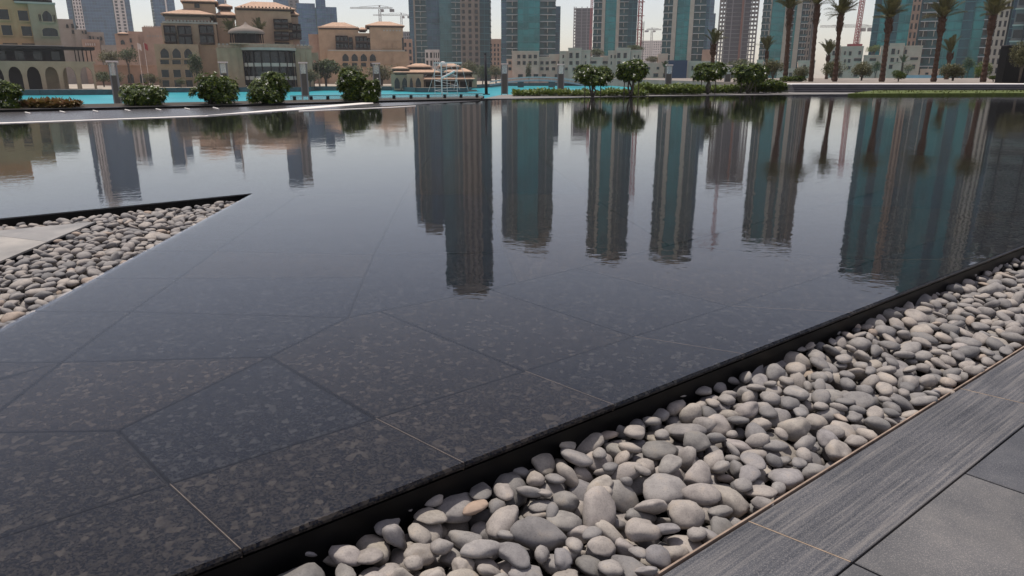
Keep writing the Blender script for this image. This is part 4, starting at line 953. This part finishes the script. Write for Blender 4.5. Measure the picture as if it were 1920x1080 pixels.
house('wide pale low house with many windows behind the middle palms', 290, [(1556, 1576, 86, .8), (1576, 1618, 88, 0), (1618, 1650, 105, -1), (1650, 1672, 88, 0)],
      [(1564, 99, 5, 9, .8), (1573, 99, 5, 9, .8), (1584, 99, 3, 7, 0), (1594, 100, 5, 8, 0), (1612, 99, 5, 7, 0), (1566, 114, 8, 6, .8), (1584, 114, 3, 6, 0), (1592, 114, 5, 7, 0), (1608, 112, 14, 5, 0), (1634, 112, 12, 5, -1), (1592, 127, 5, 6, 0), (1575, 140, 7, 8, 0), (1604, 140, 7, 8, 0), (1656, 100, 3, 7, 0)])
house('pinkish pale low house with square windows right of the fourth tall palm', 280, [(1668, 1696, 82, 1), (1696, 1728, 87, 0), (1728, 1764, 131, -1)],
      [(1677, 96, 7, 11, 1), (1687, 97, 3, 8, 1), (1698, 97, 5, 8, 0), (1675, 112, 7, 8, 1), (1685, 112, 3, 7, 1), (1696, 111, 5, 7, 0), (1714, 110, 15, 5, 0), (1672, 125, 7, 8, 1), (1713, 125, 6, 8, 0), (1735, 138, 6, 4, -1)])
hd = Bld('hoarding', 'pale blue grey site hoarding behind the palms', 150, 1730, TZ - .6, 'hoarding')
for i in range(8): hd.rect('hoarding_panel', 'hoard', 1697 + i * 9, 141, 1705.8 + i * 9, 153, 0, .2)

# ------------------------------------------------------------------ hotels
# far-left arcaded hotel
B = Bld('hotel_building', 'far-left tan hotel with dark canopy storey over a tall arcade', 186, 60, FAR_Z, 'hotel', 'lakeside hotels')
B.base('wall', 'ochre', -260, -20, 72, -3.0, 16, 40); B.base('bay_wall', 'creamgreen', 68, 4, 120, -1.8, 14, 50)
B.rect('upper_wall', 'ochre', -260, -52, 20, -20, -6, 10)
B.rect('cornice', 'stonepale', 34, 2, 112, 5.5, -2.7 + 1.2, 1.4); B.rect('roof_pergola', 'timber', 36, -3, 110, 1.6, -2.4, 5)
for x0, y0, x1, y1 in ((13, 19, 31, 38), (48.5, 20, 67, 39), (18.5, 48.5, 37, 67), (55, 49.5, 73.5, 67.5), (-18, 47, 1.5, 66.5), (-26, 18, -7, 37)): B.window(x0, y0, x1, y1, -2.9, 'ochre')
B.window(87.5, 18.5, 106, 39, -1.7, 'creamgreen', 'pointed')
for x in (82, 84.6, 109, 111.8): B.window(x - .6, 26, x + .6, 38.5, -1.7, 'creamgreen')
B.window(88, 51, 117.5, 67, -1.7, 'creamgreen', 'seg')
for x0, x1 in ((-15, 13), (20, 47), (55, 82)): B.rect('slot_window', 'win', x0, 81.6, x1, 83.6, -2.9, .3)
B.rect('canopy_roof', 'timber', -260, 86, 172, 91.5, 2.2, 9); B.rect('canopy_edge', 'stonepale', -260, 84.2, 128, 85.8, -1.3, 2)
B.rect('storey_wall', 'timber', -260, 91.6, 130, 115, -1.6, 6)
for i in range(9): B.rect('window', 'win', 2 + i * 34 - 170, 96, 18 + i * 34 - 170, 112, -1.5, .08)
for x in (135, 142, 150, 158, 167): B.rect('canopy_post', 'timber', x, 91.6, x + 2, 115, 1.6, .4)
B.rect('terrace_slab', 'creamgreen', -260, 114.5, 174, 117.5, 2.0, 10)
arcade(B, -169, 174, 10, 117.6, 170, 'creamgreen', 2.0, 1.4)
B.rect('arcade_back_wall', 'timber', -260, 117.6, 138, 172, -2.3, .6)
B.rect('arcade_floor', 'stone', -260, 171.2, 174, 174, 2.0, 8)
for i in range(14): B.rect('balustrade_panel', 'clear', -60 + i * 17.5, 167.5, -43.4 + i * 17.5, 174.5, 3.0, .1)
# middle hotel with domed gazebo
B = Bld('hotel_building', 'middle hotel with hipped roofs and curved dark balcony front', 232, 440, FAR_Z, 'hotel', 'lakeside hotels')
B.base('wall', 'creamgreen', 293, 84, 372, 1, 14); B.base('wall', 'cream', 313, 46, 412, -2, 14.1, 70); B.base('wall', 'cream', 366, 4, 424, -8, 12, 40)
B.base('wall', 'cream', 456, 14, 562, -5, 16, 60); B.base('wall', 'cream', 405, 34, 460, -8, 12.2, 60); B.base('wall', 'pink', 548, 28, 583, -8, 13, 70)
B.hip(309, 408, 28, 15, -2, 13, ridge=.05); B.rect('loggia', 'pink', 318, 30, 400, 41, -2.6, 8); B.rect('cornice', 'stonepale', 312, 42.5, 412, 45.8, -1.6, 2)
for i in range(14): B.rect('merlon', 'stonepale', 319 + i * 6.2, 39.5, 322.5 + i * 6.2, 42.4, -1.5, .6)
B.hip(357, 426, 4, -10, -8, 11, ridge=.1); B.hip(450, 568, 13.5, -3, -5, 16, ridge=.2); B.hip(420, 462, 28, 17, -8, 10); B.hip(432, 462, 12, 6, -12, 8); B.hip(557, 582, 24, 15, -8, 8)
for i in range(15): B.rect('bracket', 'timber', 461 + i * 6.8, 10.5, 463.6 + i * 6.8, 14.5, -4.4, 1.0)
B.window(383, 6, 393, 17, -7.9, 'cream')
def bay(x0, y0, x1, y1, off, n=2):
    b_ = B.rect('bay_window', 'timber', x0, y0, x1, y1, off, 2.5); w = (x1 - x0) / n
    for r_ in range(2):
        h = (y1 - y0) / 2
        for i in range(n): B.rect('window', 'win', x0 + w * i + 1.2, y0 + h * r_ + 2.5, x0 + w * (i + 1) - 1.2, y0 + h * (r_ + 1) - 2, off + .08, .06)
        B.rect('balcony_rail', 'eave', x0 - .4, y0 + h * (r_ + 1) - 3.5, x1 + .4, y0 + h * (r_ + 1) - 1, off + .25, .12)
for a in ((314, 50, 335, 83, -1), (336.5, 50, 361, 87, 0), (377, 48, 404, 84, -1), (523, 33, 551, 53, -3.6), (524, 57, 552.5, 75, -3.6), (526, 78, 554, 96, -3.6), (554, 40, 560, 54, -4), (555, 58, 561, 73, -4), (566, 42, 584, 72, -7)): bay(*a)
for x in (310, 331, 352): B.window(x - 7.5, 92, x + 7.5, 109.5, 1.1, 'creamgreen', 'pointed'); B.window(x - 7.5, 113, x + 8, 121, 1.1, 'creamgreen'); B.window(x - 5, 131, x + 8, 145, 1.1, 'creamgreen'); B.window(x - 3, 150, x + 9, 166, 1.1, 'creamgreen')
# the drum with curved balcony
B.base('wall', 'creamgreen', 380, 90, 428, 12, 12, 120); B.base('wall', 'creamgreen', 522, 90, 563, 12, 12.1, 120); B.base('core_wall', 'timber', 424, 90, 526, 9, 9, 120)
a, b_, z0, z1 = B.co(424, 95, 528, 168, 14); cx = (a + b_) / 2; rw = (b_ - a) / 2
def arcband(name, mat, y0, y1, rad_k, par=None):
    za, zb = B.co(424, y0, 528, y1, 14)[2:]; mb = MB(); n = 18; ptsf = []
    for i in range(n + 1):
        an = math.pi * (1 - i / n); ptsf.append((cx + rw * rad_k * math.cos(an), -12 - 5 * rad_k * math.sin(an)))
    mb.prism(list(ptsf) + [(cx + rw * rad_k, -7), (cx - rw * rad_k, -7)], za, zb); return mb.obj(name, M[mat], par or B.t)
arcband('cornice', 'stonepale', 88.5, 93.5, 1.04); arcband('parapet', 'rooftile', 81.5, 88.4, 1.0); arcband('balcony_slab', 'timber', 93.6, 96.5, .99); arcband('storey', 'win', 96.6, 117.5, .90); arcband('balcony_front', 'stonepale', 117.8, 124.5, .97)
arcband('storey', 'win', 124.8, 142.8, .90); arcband('balcony_front', 'stonepale', 143, 150, .97); arcband('storey', 'win', 150.3, 171, .90); arcband('base', 'creamgreen', 171.2, 176, 1.0)
for i in range(9):
    an = math.pi * (1 - (i + .5) / 9); x = cx + rw * .96 * math.cos(an); y = -12 - 5 * .96 * math.sin(an); za, zb = B.co(424, 96.6, 528, 171, 14)[2:]; bx('timber_post', B.t, M['timber'], x - .16, x + .16, y - .16, y + .16, za, zb)
B.rect('parapet', 'rooftile', 378, 84, 428, 89.5, 12.2, 1.2); B.rect('parapet', 'rooftile', 523, 84, 563, 89.5, 12.2, 1.2)
for i in range(24): B.rect('merlon', 'stonepale', 380 + i * 7.6, 81.6, 384 + i * 7.6, 83.9, 12.0, .8)
for x in (389, 404, 418, 531, 542, 553): B.rect('pilaster', 'creamgreen', x - 1, 95, x + 1, 166, 12.25, .3)
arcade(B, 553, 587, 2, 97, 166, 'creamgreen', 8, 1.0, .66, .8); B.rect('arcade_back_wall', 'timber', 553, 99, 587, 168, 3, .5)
# gazebo on the drum terrace
G = Bld('gazebo', 'thatched bell-domed gazebo on the hotel terrace', 224, 470, 0, 'gazebo'); zt = Z(82, 224); G.t.location.z = zt; G.o.z = zt
k = 224 * cp / F; r_ = 33 * k; z_e = Z(62.5, 224) - zt; z_a = Z(40, 224) - zt
mb = MB(); mb.lathe([(r_ * 1.02, z_e - .25), (r_ * 1.03, z_e), (r_ * .99, z_e + (z_a - z_e) * .18), (r_ * .86, z_e + (z_a - z_e) * .33), (r_ * .6, z_e + (z_a - z_e) * .46), (r_ * .32, z_e + (z_a - z_e) * .58), (r_ * .13, z_e + (z_a - z_e) * .74), (r_ * .04, z_e + (z_a - z_e) * .92), (.02, z_a)], 0, 0, 28); mb.obj('thatched_roof', M['thatch'], G.t, smooth=True)
for i in range(12):
    an = i * math.pi / 6; bx('column', G.t, M['timber'], r_ * .9 * math.cos(an) - .15, r_ * .9 * math.cos(an) + .15, r_ * .9 * math.sin(an) - .15, r_ * .9 * math.sin(an) + .15, 0, z_e - .2)
mb = MB(); mb.lathe([(r_ * .7, 0), (r_ * .7, z_e - .3)], 0, 0, 20); mb.obj('inner_wall', M['timber'], G.t)
bx('floor', G.t, M['rooftile'], -r_, r_, -r_, r_, -.3, -.003)
# right hotel
B = Bld('hotel_building', 'right tan hotel wing with square tower and blind arches', 305, 680, FAR_Z, 'hotel', 'lakeside hotels')
B.base('wall', 'cream', 599, 50, 673, 0, 16, 80); B.base('wall', 'cream', 664, 62, 702, 1.0, 14, 80); B.base('tower_wall', 'cream', 692, 47, 755, 2.5, 17, 80); B.base('wall', 'pink', 584, 65, 606, -3, 12, 90); B.base('low_wall', 'cream', 612, 96, 764, 3, 12.2, 110)
B.hip(596, 673, 52, 40, 0, 15); B.hip(682, 757, 47, 37, 2.5, 16); B.hip(674, 692, 55, 50, -4, 8)
for a in ((629, 67, 652, 93, .8, 3), (653.5, 70, 661, 93, .6, 1), (665, 68, 687, 93, 1.6, 3), (687.5, 71, 694, 93, 1.4, 1)): bay(*a)
B.rect('cornice', 'stonepale', 612, 93.6, 757, 96, 3.3, .8)
for x in (645, 662, 679, 696): B.window(x - 6, 101, x + 6, 115, 3.1, 'cream', 'pointed'); B.window(x - 5, 118, x + 5, 125, 3.1, 'cream')
for x in (718, 728, 738, 745): B.window(x - 3.4, 76, x + 3.4, 88, 2.6, 'cream', 'pointed', 'cream', 'blind_arch')
for x in (723, 741): B.window(x - 6, 101, x + 6, 118, 3.1, 'cream', 'pointed', 'cream', 'blind_arch')
for i in range(6): B.rect('relief_panel', 'stonepale', 716 + i * 6, 55, 719.5 + i * 6, 58, 2.65, .2)
B.rect('slot_window', 'win', 752.4, 70, 755.6, 95, 2.6, .4)
# back hotels
B = Bld('hotel_building', 'pinkish hotel wing with crenellated parapet behind small trees', 345, 262, FAR_Z, 'hotel', 'lakeside hotels')
B.base('wall', 'pink', 219, 64, 262, 0, 14, 90); B.base('wall', 'pink', 250, 59, 320, -3, 14.1, 90); B.base('parapet_wall', 'pink', 274, 50, 318, -2.6, 6, 70)
for i in range(12): B.rect('merlon', 'pink', 275 + i * 3.5, 47.6, 277.2 + i * 3.5, 49.9, -2.6, .6)
for i in range(7): B.rect('niche', 'stone', 281 + i * 5, 65, 283.5 + i * 5, 69, -2.5, .2)
B.hip(217, 240, 63, 60, 1, 8); B.window(226, 75, 234, 84, .1, 'pink', 'pointed'); B.window(243, 72, 247, 80, .1, 'pink'); B.window(246, 84, 250, 92, .1, 'pink')
B = Bld('hotel_building', 'grey beige hotel block with small windows behind the far-left hotel', 300, 150, FAR_Z, 'hotel', 'lakeside hotels')
B.base('wall', 'stone', 92, 36, 142, 0, 10, 70); B.base('wall', 'stone', 140, 55, 162, 1, 10.1, 80); B.base('wall', 'stone', 160, 59, 198, 0, 10.2, 80); B.base('wall', 'pink', 148, 73, 182, 3, 8, 95); B.base('wall', 'stone', 182, 83, 212, 4, 8, 105)
for x, y, w, h, ar in ((126, 49, 5, 8, 'pointed'), (136, 49, 5, 8, None), (141, 50, 2, 5, None), (137, 60, 5, 7, None), (152, 60, 3, 5, None), (158, 60, 4, 7, None), (169, 70, 4, 7, None), (175, 70, 2.5, 5, None), (184, 71, 3, 5, None), (190, 71, 5, 8, 'pointed')): B.window(x - w / 2, y - h / 2, x + w / 2, y + h / 2, 1.05 if 140 < x < 162 else .05, 'stone', ar)
for i in range(5): B.window(151.5 + i * 4.2, 80, 153.8 + i * 4.2, 85, 3.05, 'pink', 'round', 'white', 'arch_slot')
B = Bld('garden_terrace', 'long low pink arcaded terrace wall between the hotels', 262, 240, FAR_Z, 'wall')
B.base('wall', 'pink', 176, 123, 302, 0, 8, 140); B.rect('coping', 'rooftile', 176, 122, 302, 124, .3, 1.5)
for x in (245, 268, 285): B.window(x - 6, 138, x + 6, 156, .05, 'pink', 'round')
# lake pavilion
B = Bld('lake_pavilion', 'low lakeside pavilion with tiered clay roofs and green arched wing', 218, 812, FAR_Z, 'pavilion')
B.base('wall', 'creamgreen', 734, 139, 792, 0, 8, 155); B.base('wall', 'creamgreen', 762, 139, 793, 2, 6, 155); B.base('wall', 'timber', 790, 147, 888, -1.5, 8, 155); B.base('corner_pier', 'creamgreen', 885, 140, 894, 1, 8.2, 155)
for x in (745, 759): B.window(x - 5, 145.5, x + 5, 166, .1, 'creamgreen', 'pointed')
for x, w in ((770, 3), (783, 5.4)): B.window(x - w, 145.5, x + w, 168, 2.1, 'creamgreen', 'pointed')
B.hip(789, 890, 147.5, 139.5, 1.4, 9, ridge=.38); B.hip(737, 826, 135, 127, 0, 9, ridge=.3); B.hip(832, 886, 134, 127.5, 0, 9, ridge=.25); B.hip(733, 768, 128, 124.5, -1, 8); B.hip(763, 812, 124.5, 118.5, -3, 7); B.hip(822, 866, 124, 117.5, -3, 7)
B.rect('drum_wall', 'pink', 772, 123, 806, 128, -3, 6); B.rect('drum_wall', 'pink', 828, 123, 862, 128, -3, 6); B.rect('upper_wall', 'timber', 744, 134.5, 884, 140.5, -1, 7)
a, b_, z0, z1 = B.co(824, 115, 840, 122, -2); mb = MB(); rr = (b_ - a) / 2
mb.lathe([(rr * math.cos(i * math.pi / 16), z0 + (z1 - z0) * math.sin(i * math.pi / 16)) for i in range(9)], (a + b_) / 2, 4, 18); mb.obj('dome', M['white'], B.t, smooth=True)
for x in (797, 812, 828, 845, 862, 878): B.rect('post', 'creamgreen', x - .7, 148, x + .7, 170, 0, .3)
B.rect('deck', 'stone', 788, 169, 894, 172, 1.6, 6)
# footbridge
p0, p1 = atd(918, 160, 285), atd(1095, 160, 285); BR = thing('footbridge', 'low arched footbridge with pale turquoise railing over the lake', 'bridge', (p0.x, 285, LAKE_Z)); L = p1.x - p0.x; n = 26
zz = lambda s_: 1.0 + (Z(148.5, 285) - LAKE_Z - 1.2) * math.sin(math.pi * s_) ** .8 if 0 < s_ < 1 else 1.0
for i in range(n):
    mb = MB(); s0, s1 = i / n, (i + 1) / n - .002; za, zb = zz(s0), zz(s1)
    mb.add([(s0 * L, 0, za - .55), (s1 * L, 0, zb - .55), (s1 * L, 4, zb - .55), (s0 * L, 4, za - .55), (s0 * L, 0, za), (s1 * L, 0, zb), (s1 * L, 4, zb), (s0 * L, 4, za)], CUBE_F); mb.obj('deck_section', M['hoard'], BR)
    mb = MB(); mb.add([(s0 * L, -.1, za + .75), (s1 * L, -.1, zb + .75), (s1 * L, 0, zb + .75), (s0 * L, 0, za + .75), (s0 * L, -.1, za + 1.15), (s1 * L, -.1, zb + 1.15), (s1 * L, 0, zb + 1.15), (s0 * L, 0, za + 1.15)], CUBE_F); mb.obj('handrail', M['slab'], BR)
    bx('baluster', BR, M['slab'], s0 * L, s0 * L + .12, -.08, .02, za + .002, za + .76)
for s_ in (.33, .66): bx('pier', BR, M['bank'], s_ * L - 1.2, s_ * L + 1.2, .4, 3.6, -.5, zz(s_) - .56)

# ------------------------------------------------------------------ fountain rig, cranes, hoist
def lattice(mb, a, b_, w, n, r_):
    """square lattice mast between two points"""
    a, b_ = Vector(a), Vector(b_); d = (b_ - a).normalized(); e1 = d.cross(Vector((0, 1, 0)) if abs(d.y) < .9 else Vector((1, 0, 0))).normalized(); e2 = d.cross(e1)
    cs = [(e1 * sx + e2 * sy) * w / 2 for sx, sy in ((-1, -1), (1, -1), (1, 1), (-1, 1))]
    for c_ in cs: mb.tube([a + c_, b_ + c_], r_, 4)
    for i in range(n):
        p, q = lerp(a, b_, i / n), lerp(a, b_, (i + 1) / n)
        for j in range(4): mb.tube([p + cs[j], q + cs[(j + 1) % 4]], r_ * .6, 3); mb.tube([p + cs[j], p + cs[(j + 1) % 4]], r_ * .6, 3)
D = 160; k = D * cp / F
p = atd(838, 176, D); FT = thing('scaffold_tower', 'white scaffold tower with slanting boom standing in the turquoise lake', 'scaffold', (p.x, D, LAKE_Z)); zt = Z(119, D) - LAKE_Z
for x in (815, 828, 838, 857):
    mb = MB(); xx_ = X(x, 150, D) - p.x; mb.tube([(xx_, 0, 0), (xx_, 0, zt)], .06 if x != 828 else .15, 6); mb.obj('upright', M['scaff'], FT)
for i in range(7):
    z = .4 + (zt - .8) * i / 6
    mb = MB(); xa, xb = X(815, 150, D) - p.x, X(857, 150, D) - p.x; mb.tube([(xa, 0, z), (xb, 0, z)], .03, 5); mb.obj('ledger', M['scaff'], FT)
    if i < 6: mb = MB(); mb.tube([(xa if i % 2 else xb, .1, z), (xb if i % 2 else xa, .1, z + (zt - .8) / 6)], .028, 5); mb.obj('brace', M['scaff'], FT)
for xa, ya, xb, yb in ((817, 128, 803, 172), (866, 126, 878, 170), (860, 120, 851, 168), (846, 125, 862, 168)):
    mb = MB(); mb.tube([atd(xa, ya, D) - FT.location, atd(xb, yb, D) - FT.location], .045, 5); mb.obj('stay', M['scaff'], FT)
mb = MB(); mb.tube([atd(829, 146, D - 1) - FT.location, atd(853, 133, D - 1) - FT.location], .2, 8); mb.obj('boom', M['scaff'], FT)
bx('top_beam', FT, M['scaff'], X(813, 120, D) - p.x, X(866, 120, D) - p.x, -.15, .15, zt + .002, zt + .25)
def crane(label, D, xm, yb, yt, xl, xr, yj, mat, w=1.6, zb=FAR_Z):
    a = atd(xm, yb, D); t_ = thing('tower_crane', label, 'crane', (X(xm, 140, D), D, zb), 'cranes on the skyline'); zt = Z(yt, D) - zb; zj = Z(yj, D) - zb; o = t_.location; xa = X(xl, yj, D) - o.x; xb = X(xr, yj, D) - o.x
    mb = MB(); lattice(mb, (0, 0, 0), (0, 0, zj), w, max(8, int(zj / 4)), .10 * w); mb.obj('mast', M[mat], t_)
    mb = MB(); lattice(mb, (xa, 0, zj + w * .5), (xb, 0, zj + w * .5), w * .6, 18, .075 * w); mb.obj('jib', M[mat], t_)
    mb = MB(); lattice(mb, (0, 0, zj + w), (0, 0, zt), w * .5, 3, .12 * w); mb.obj('cat_head', M[mat], t_)
    mb = MB(); mb.tube([(0, 0, zt), (xa * .7, 0, zj + w)], .1 * w, 4); mb.tube([(0, 0, zt), (xb * .7, 0, zj + w)], .1 * w, 4); mb.obj('tie_rods', M[mat], t_)
    s_ = xb if abs(xb) < abs(xa) else xa; bx('counterweight', t_, M['concrete'], s_ * .95 - w, s_ * .95 + w, -w, w, zj - 2.5, zj - .1); bx('cab', t_, M[mat], .6 * w, 2 * w, -w, w * .2, zj - 2.6, zj - .2); return t_
crane('beige tower crane above the square hotel tower roof', 700, 718, 60, 10, 657, 736, 17, 'greysteel', 1.9)
crane('fainter smaller crane right of the beige tower crane', 900, 757, 60, 24, 700, 768, 30, 'greysteel', 1.9)
crane('far grey crane on the horizon between two teal towers', 1150, 1218, 90, 52, 1240, 1212, 57, 'greysteel', 2.6)
crane('crane with long flat jib behind the third tall palm', 560, 1601, 90, 45, 1538, 1634, 52, 'greysteel', 1.8)
crane('small crane on top of the open concrete frame tower', 640, 1362, 60, -230, 1340, 1400, -210, 'redsteel', 1.8, -atd(960, 352, 640).z)
# luffing red crane: mast and steep boom
D = 430; a = atd(1604, 86, D); t_ = thing('luffing_crane', 'slanted red lattice crane boom rising right of the third tall palm', 'crane', (X(1597, 140, D), D, FAR_Z), 'cranes on the skyline')
mb = MB(); lattice(mb, (0, 0, 0), a - t_.location, 2.2, 10, .22); mb.obj('mast', M['redsteel'], t_)
tp = Vector((X(1618, 0, D), D, -atd(960, 322, D).z)); tp.x = a.x + (X(1618, 0, D) - a.x) * (tp.z - a.z) / (Z(0, D) - a.z) * .8
mb = MB(); lattice(mb, a - t_.location, tp - t_.location, 2.0, 26, .2); mb.obj('boom', M['redsteel'], t_)
bx('slewing_deck', t_, M['redsteel'], a.x - t_.location.x - 4, a.x - t_.location.x + 3, -2, 2, a.z - FAR_Z - 1.5, a.z - FAR_Z + 1)
mb = MB(); lattice(mb, tp - t_.location + Vector((-6, 0, -6)), tp - t_.location + Vector((6, 0, -4)), 1.6, 5, .25); mb.obj('head_frame', M['redsteel'], t_)
D = 408; t_ = thing('builders_hoist', 'red construction hoist mast climbing the right side of a teal tower', 'hoist', (X(1197, 100, D), D, FAR_Z))
zt = -atd(960, 372, D).z - FAR_Z; mb = MB(); lattice(mb, (0, 0, 0), (0, 0, zt), 2.0, 40, .2); mb.obj('mast', M['redsteel'], t_); mb = MB(); lattice(mb, (1.9, .4, 0), (1.9, .4, Z(40, D) - FAR_Z), .9, 16, .09); mb.obj('scaffold_mast', M['greysteel'], t_)
for i in range(12): bx('landing', t_, M['redsteel'], -1.6, 2.4, 1.0, 1.9, 6 + i * 7, 6.3 + i * 7)
D = 880; t_ = thing('builders_hoist', 'thin red hoist mast against the hazy concrete tower', 'hoist', (X(1107, 100, D), D, FAR_Z)); mb = MB(); lattice(mb, (0, 0, 0), (0, 0, Z(-12, D) - FAR_Z), 2.4, 40, .3); mb.obj('mast', M['redsteel'], t_); bx('cage', t_, M['redsteel'], -1.6, 1.6, -2.4, -1.3, 50, 54)

# ------------------------------------------------------------------ trees on the far shore
def ft(lb, x, yb, w, h, D, mat, seed, n=900, zb=FAR_Z): treemass('shore_tree', lb, 'tree', x, yb, w, h, D, M[mat], seed, n, .05, .2, 'trees on the far shore', 9, zb)
ft('round green tree on the terrace left of the flag poles', 205, 120, 46, 27, 256, 'olive', 71); ft('round green tree on the terrace near the flag poles', 240, 121, 40, 30, 256, 'green', 72)
ft('dark tree below the terrace right of the arcade', 196, 166, 38, 32, 225, 'green', 73); ft('dark tree behind the leftmost lamp column', 222, 166, 28, 30, 226, 'green', 74)
ft('pale green tree before the pointed hotel windows', 288, 168, 32, 30, 222, 'olive', 75); ft('tall slim tree beside the drum wall', 372, 165, 24, 68, 214, 'green', 76)
ft('small clipped tree at the hotel waterfront', 340, 168, 18, 22, 214, 'green', 77)
ft('large dark green tree right of the curved balcony front', 612, 166, 66, 52, 236, 'green', 78, 1600); ft('pale flowering tree left of the large dark tree', 582, 168, 36, 38, 222, 'olive', 79)
ft('green tree in front of the pointed arches', 660, 160, 56, 38, 250, 'green', 80); ft('green tree between hotel tower and pavilion', 716, 158, 58, 36, 250, 'olive', 81); ft('dark tree at the pavilion left end', 752, 150, 40, 26, 262, 'green', 82)
ft('grey green tree behind the pavilion right end', 880, 158, 44, 46, 270, 'olive', 83); ft('grey green tree left of the dark pole', 905, 156, 34, 36, 280, 'green', 84); ft('soft tree right of the dark pole', 930, 152, 36, 30, 290, 'olive', 85)
ft('roof garden bush below the hazy concrete tower', 1118, 108, 34, 16, 340, 'green', 86, 700); ft('roof garden bush left of the curved corner house', 1190, 96, 40, 10, 345, 'green', 87, 600)
ft('bushy tree below the navy doorway house roof', 1222, 118, 34, 12, 330, 'olive', 88, 600); ft('roof garden bush above the wide pale house', 1638, 100, 28, 15, 300, 'hedge', 89, 700)
ft('green tree below the pinkish house', 1700, 150, 22, 30, 180, 'olive', 90, 700, 0); ft('tree in front of the wide pale house', 1640, 150, 20, 36, 180, 'green', 91, 700, 0); ft('dark tree before the teal facade balconies', 1812, 150, 22, 44, 150, 'green', 92, 700, 0)
ft('tree in front of frame tower base', 1385, 155, 60, 42, 240, 'olive', 93, 900); ft('tree at the foot of the frame tower left side', 1345, 155, 40, 30, 240, 'green', 94, 800); ft('tree before the wide teal tower house', 992, 152, 16, 34, 300, 'olive', 95, 600)
palm('feathery palm left of the thatched gazebo', 432, 82, 433, 60, 226, 3, 26, 96, 'palms on the hotel terrace', 1.0, Z(84, 226), 26, False)
palm('feathery palm right of the thatched gazebo', 486, 82, 486, 58, 230, 3, 24, 97, 'palms on the hotel terrace', 1.0, Z(84, 230), 26, False)
palm('small palm in front of the pinkish house', 1692, 140, 1693, 118, 170, 3, 16, 98, 'short palms in the gardens', 1.0, 0, 18, False)
palm('small palm before the middle low house', 1247, 140, 1247, 128, 200, 2.5, 14, 99, 'short palms in the gardens', 1.0, -1.5, 18, False)
# two flags by the terrace trees
for x, c_, lb in ((263, 'white', 'white flag on a pole above the terrace wall'), (275, 'redsteel', 'red and white flag on a pole above the terrace wall')):
    a = atd(x, 120, 250); t_ = thing('flag', lb, 'flag', (a.x, 250, FAR_Z), 'flags by the hotel'); zt = Z(80, 250) - FAR_Z; mb = MB(); mb.tube([(0, 0, 0), (0, 0, zt)], .09, 6); mb.obj('pole', M['white'], t_)
    mb = MB()
    for i in range(5): mb.box(.1 + i * .22, .31 + i * .22, -.03 + .1 * math.sin(i), .03 + .1 * math.sin(i), zt - 2.0 - i * .15, zt - .1 - i * .12)
    mb.obj('cloth', M[c_], t_)

# ------------------------------------------------------------------ dusty air
mb = MB(); mb.box(-1500, 1500, -60, 1500, LAKE_Z - 1.8, 215); m = bpy.data.materials.new('dusty_air'); m.use_nodes = True; t = m.node_tree; t.nodes.clear()
ov = t.nodes.new('ShaderNodeOutputMaterial'); pv = t.nodes.new('ShaderNodeVolumePrincipled'); pv.inputs['Color'].default_value = (.97, .955, .97, 1); pv.inputs['Density'].default_value = .00017
t.links.new(pv.outputs[0], ov.inputs['Volume']); hz_ = mb.obj('haze', m, kind='stuff', label='pale dusty haze hanging over the whole scene', cat='haze')
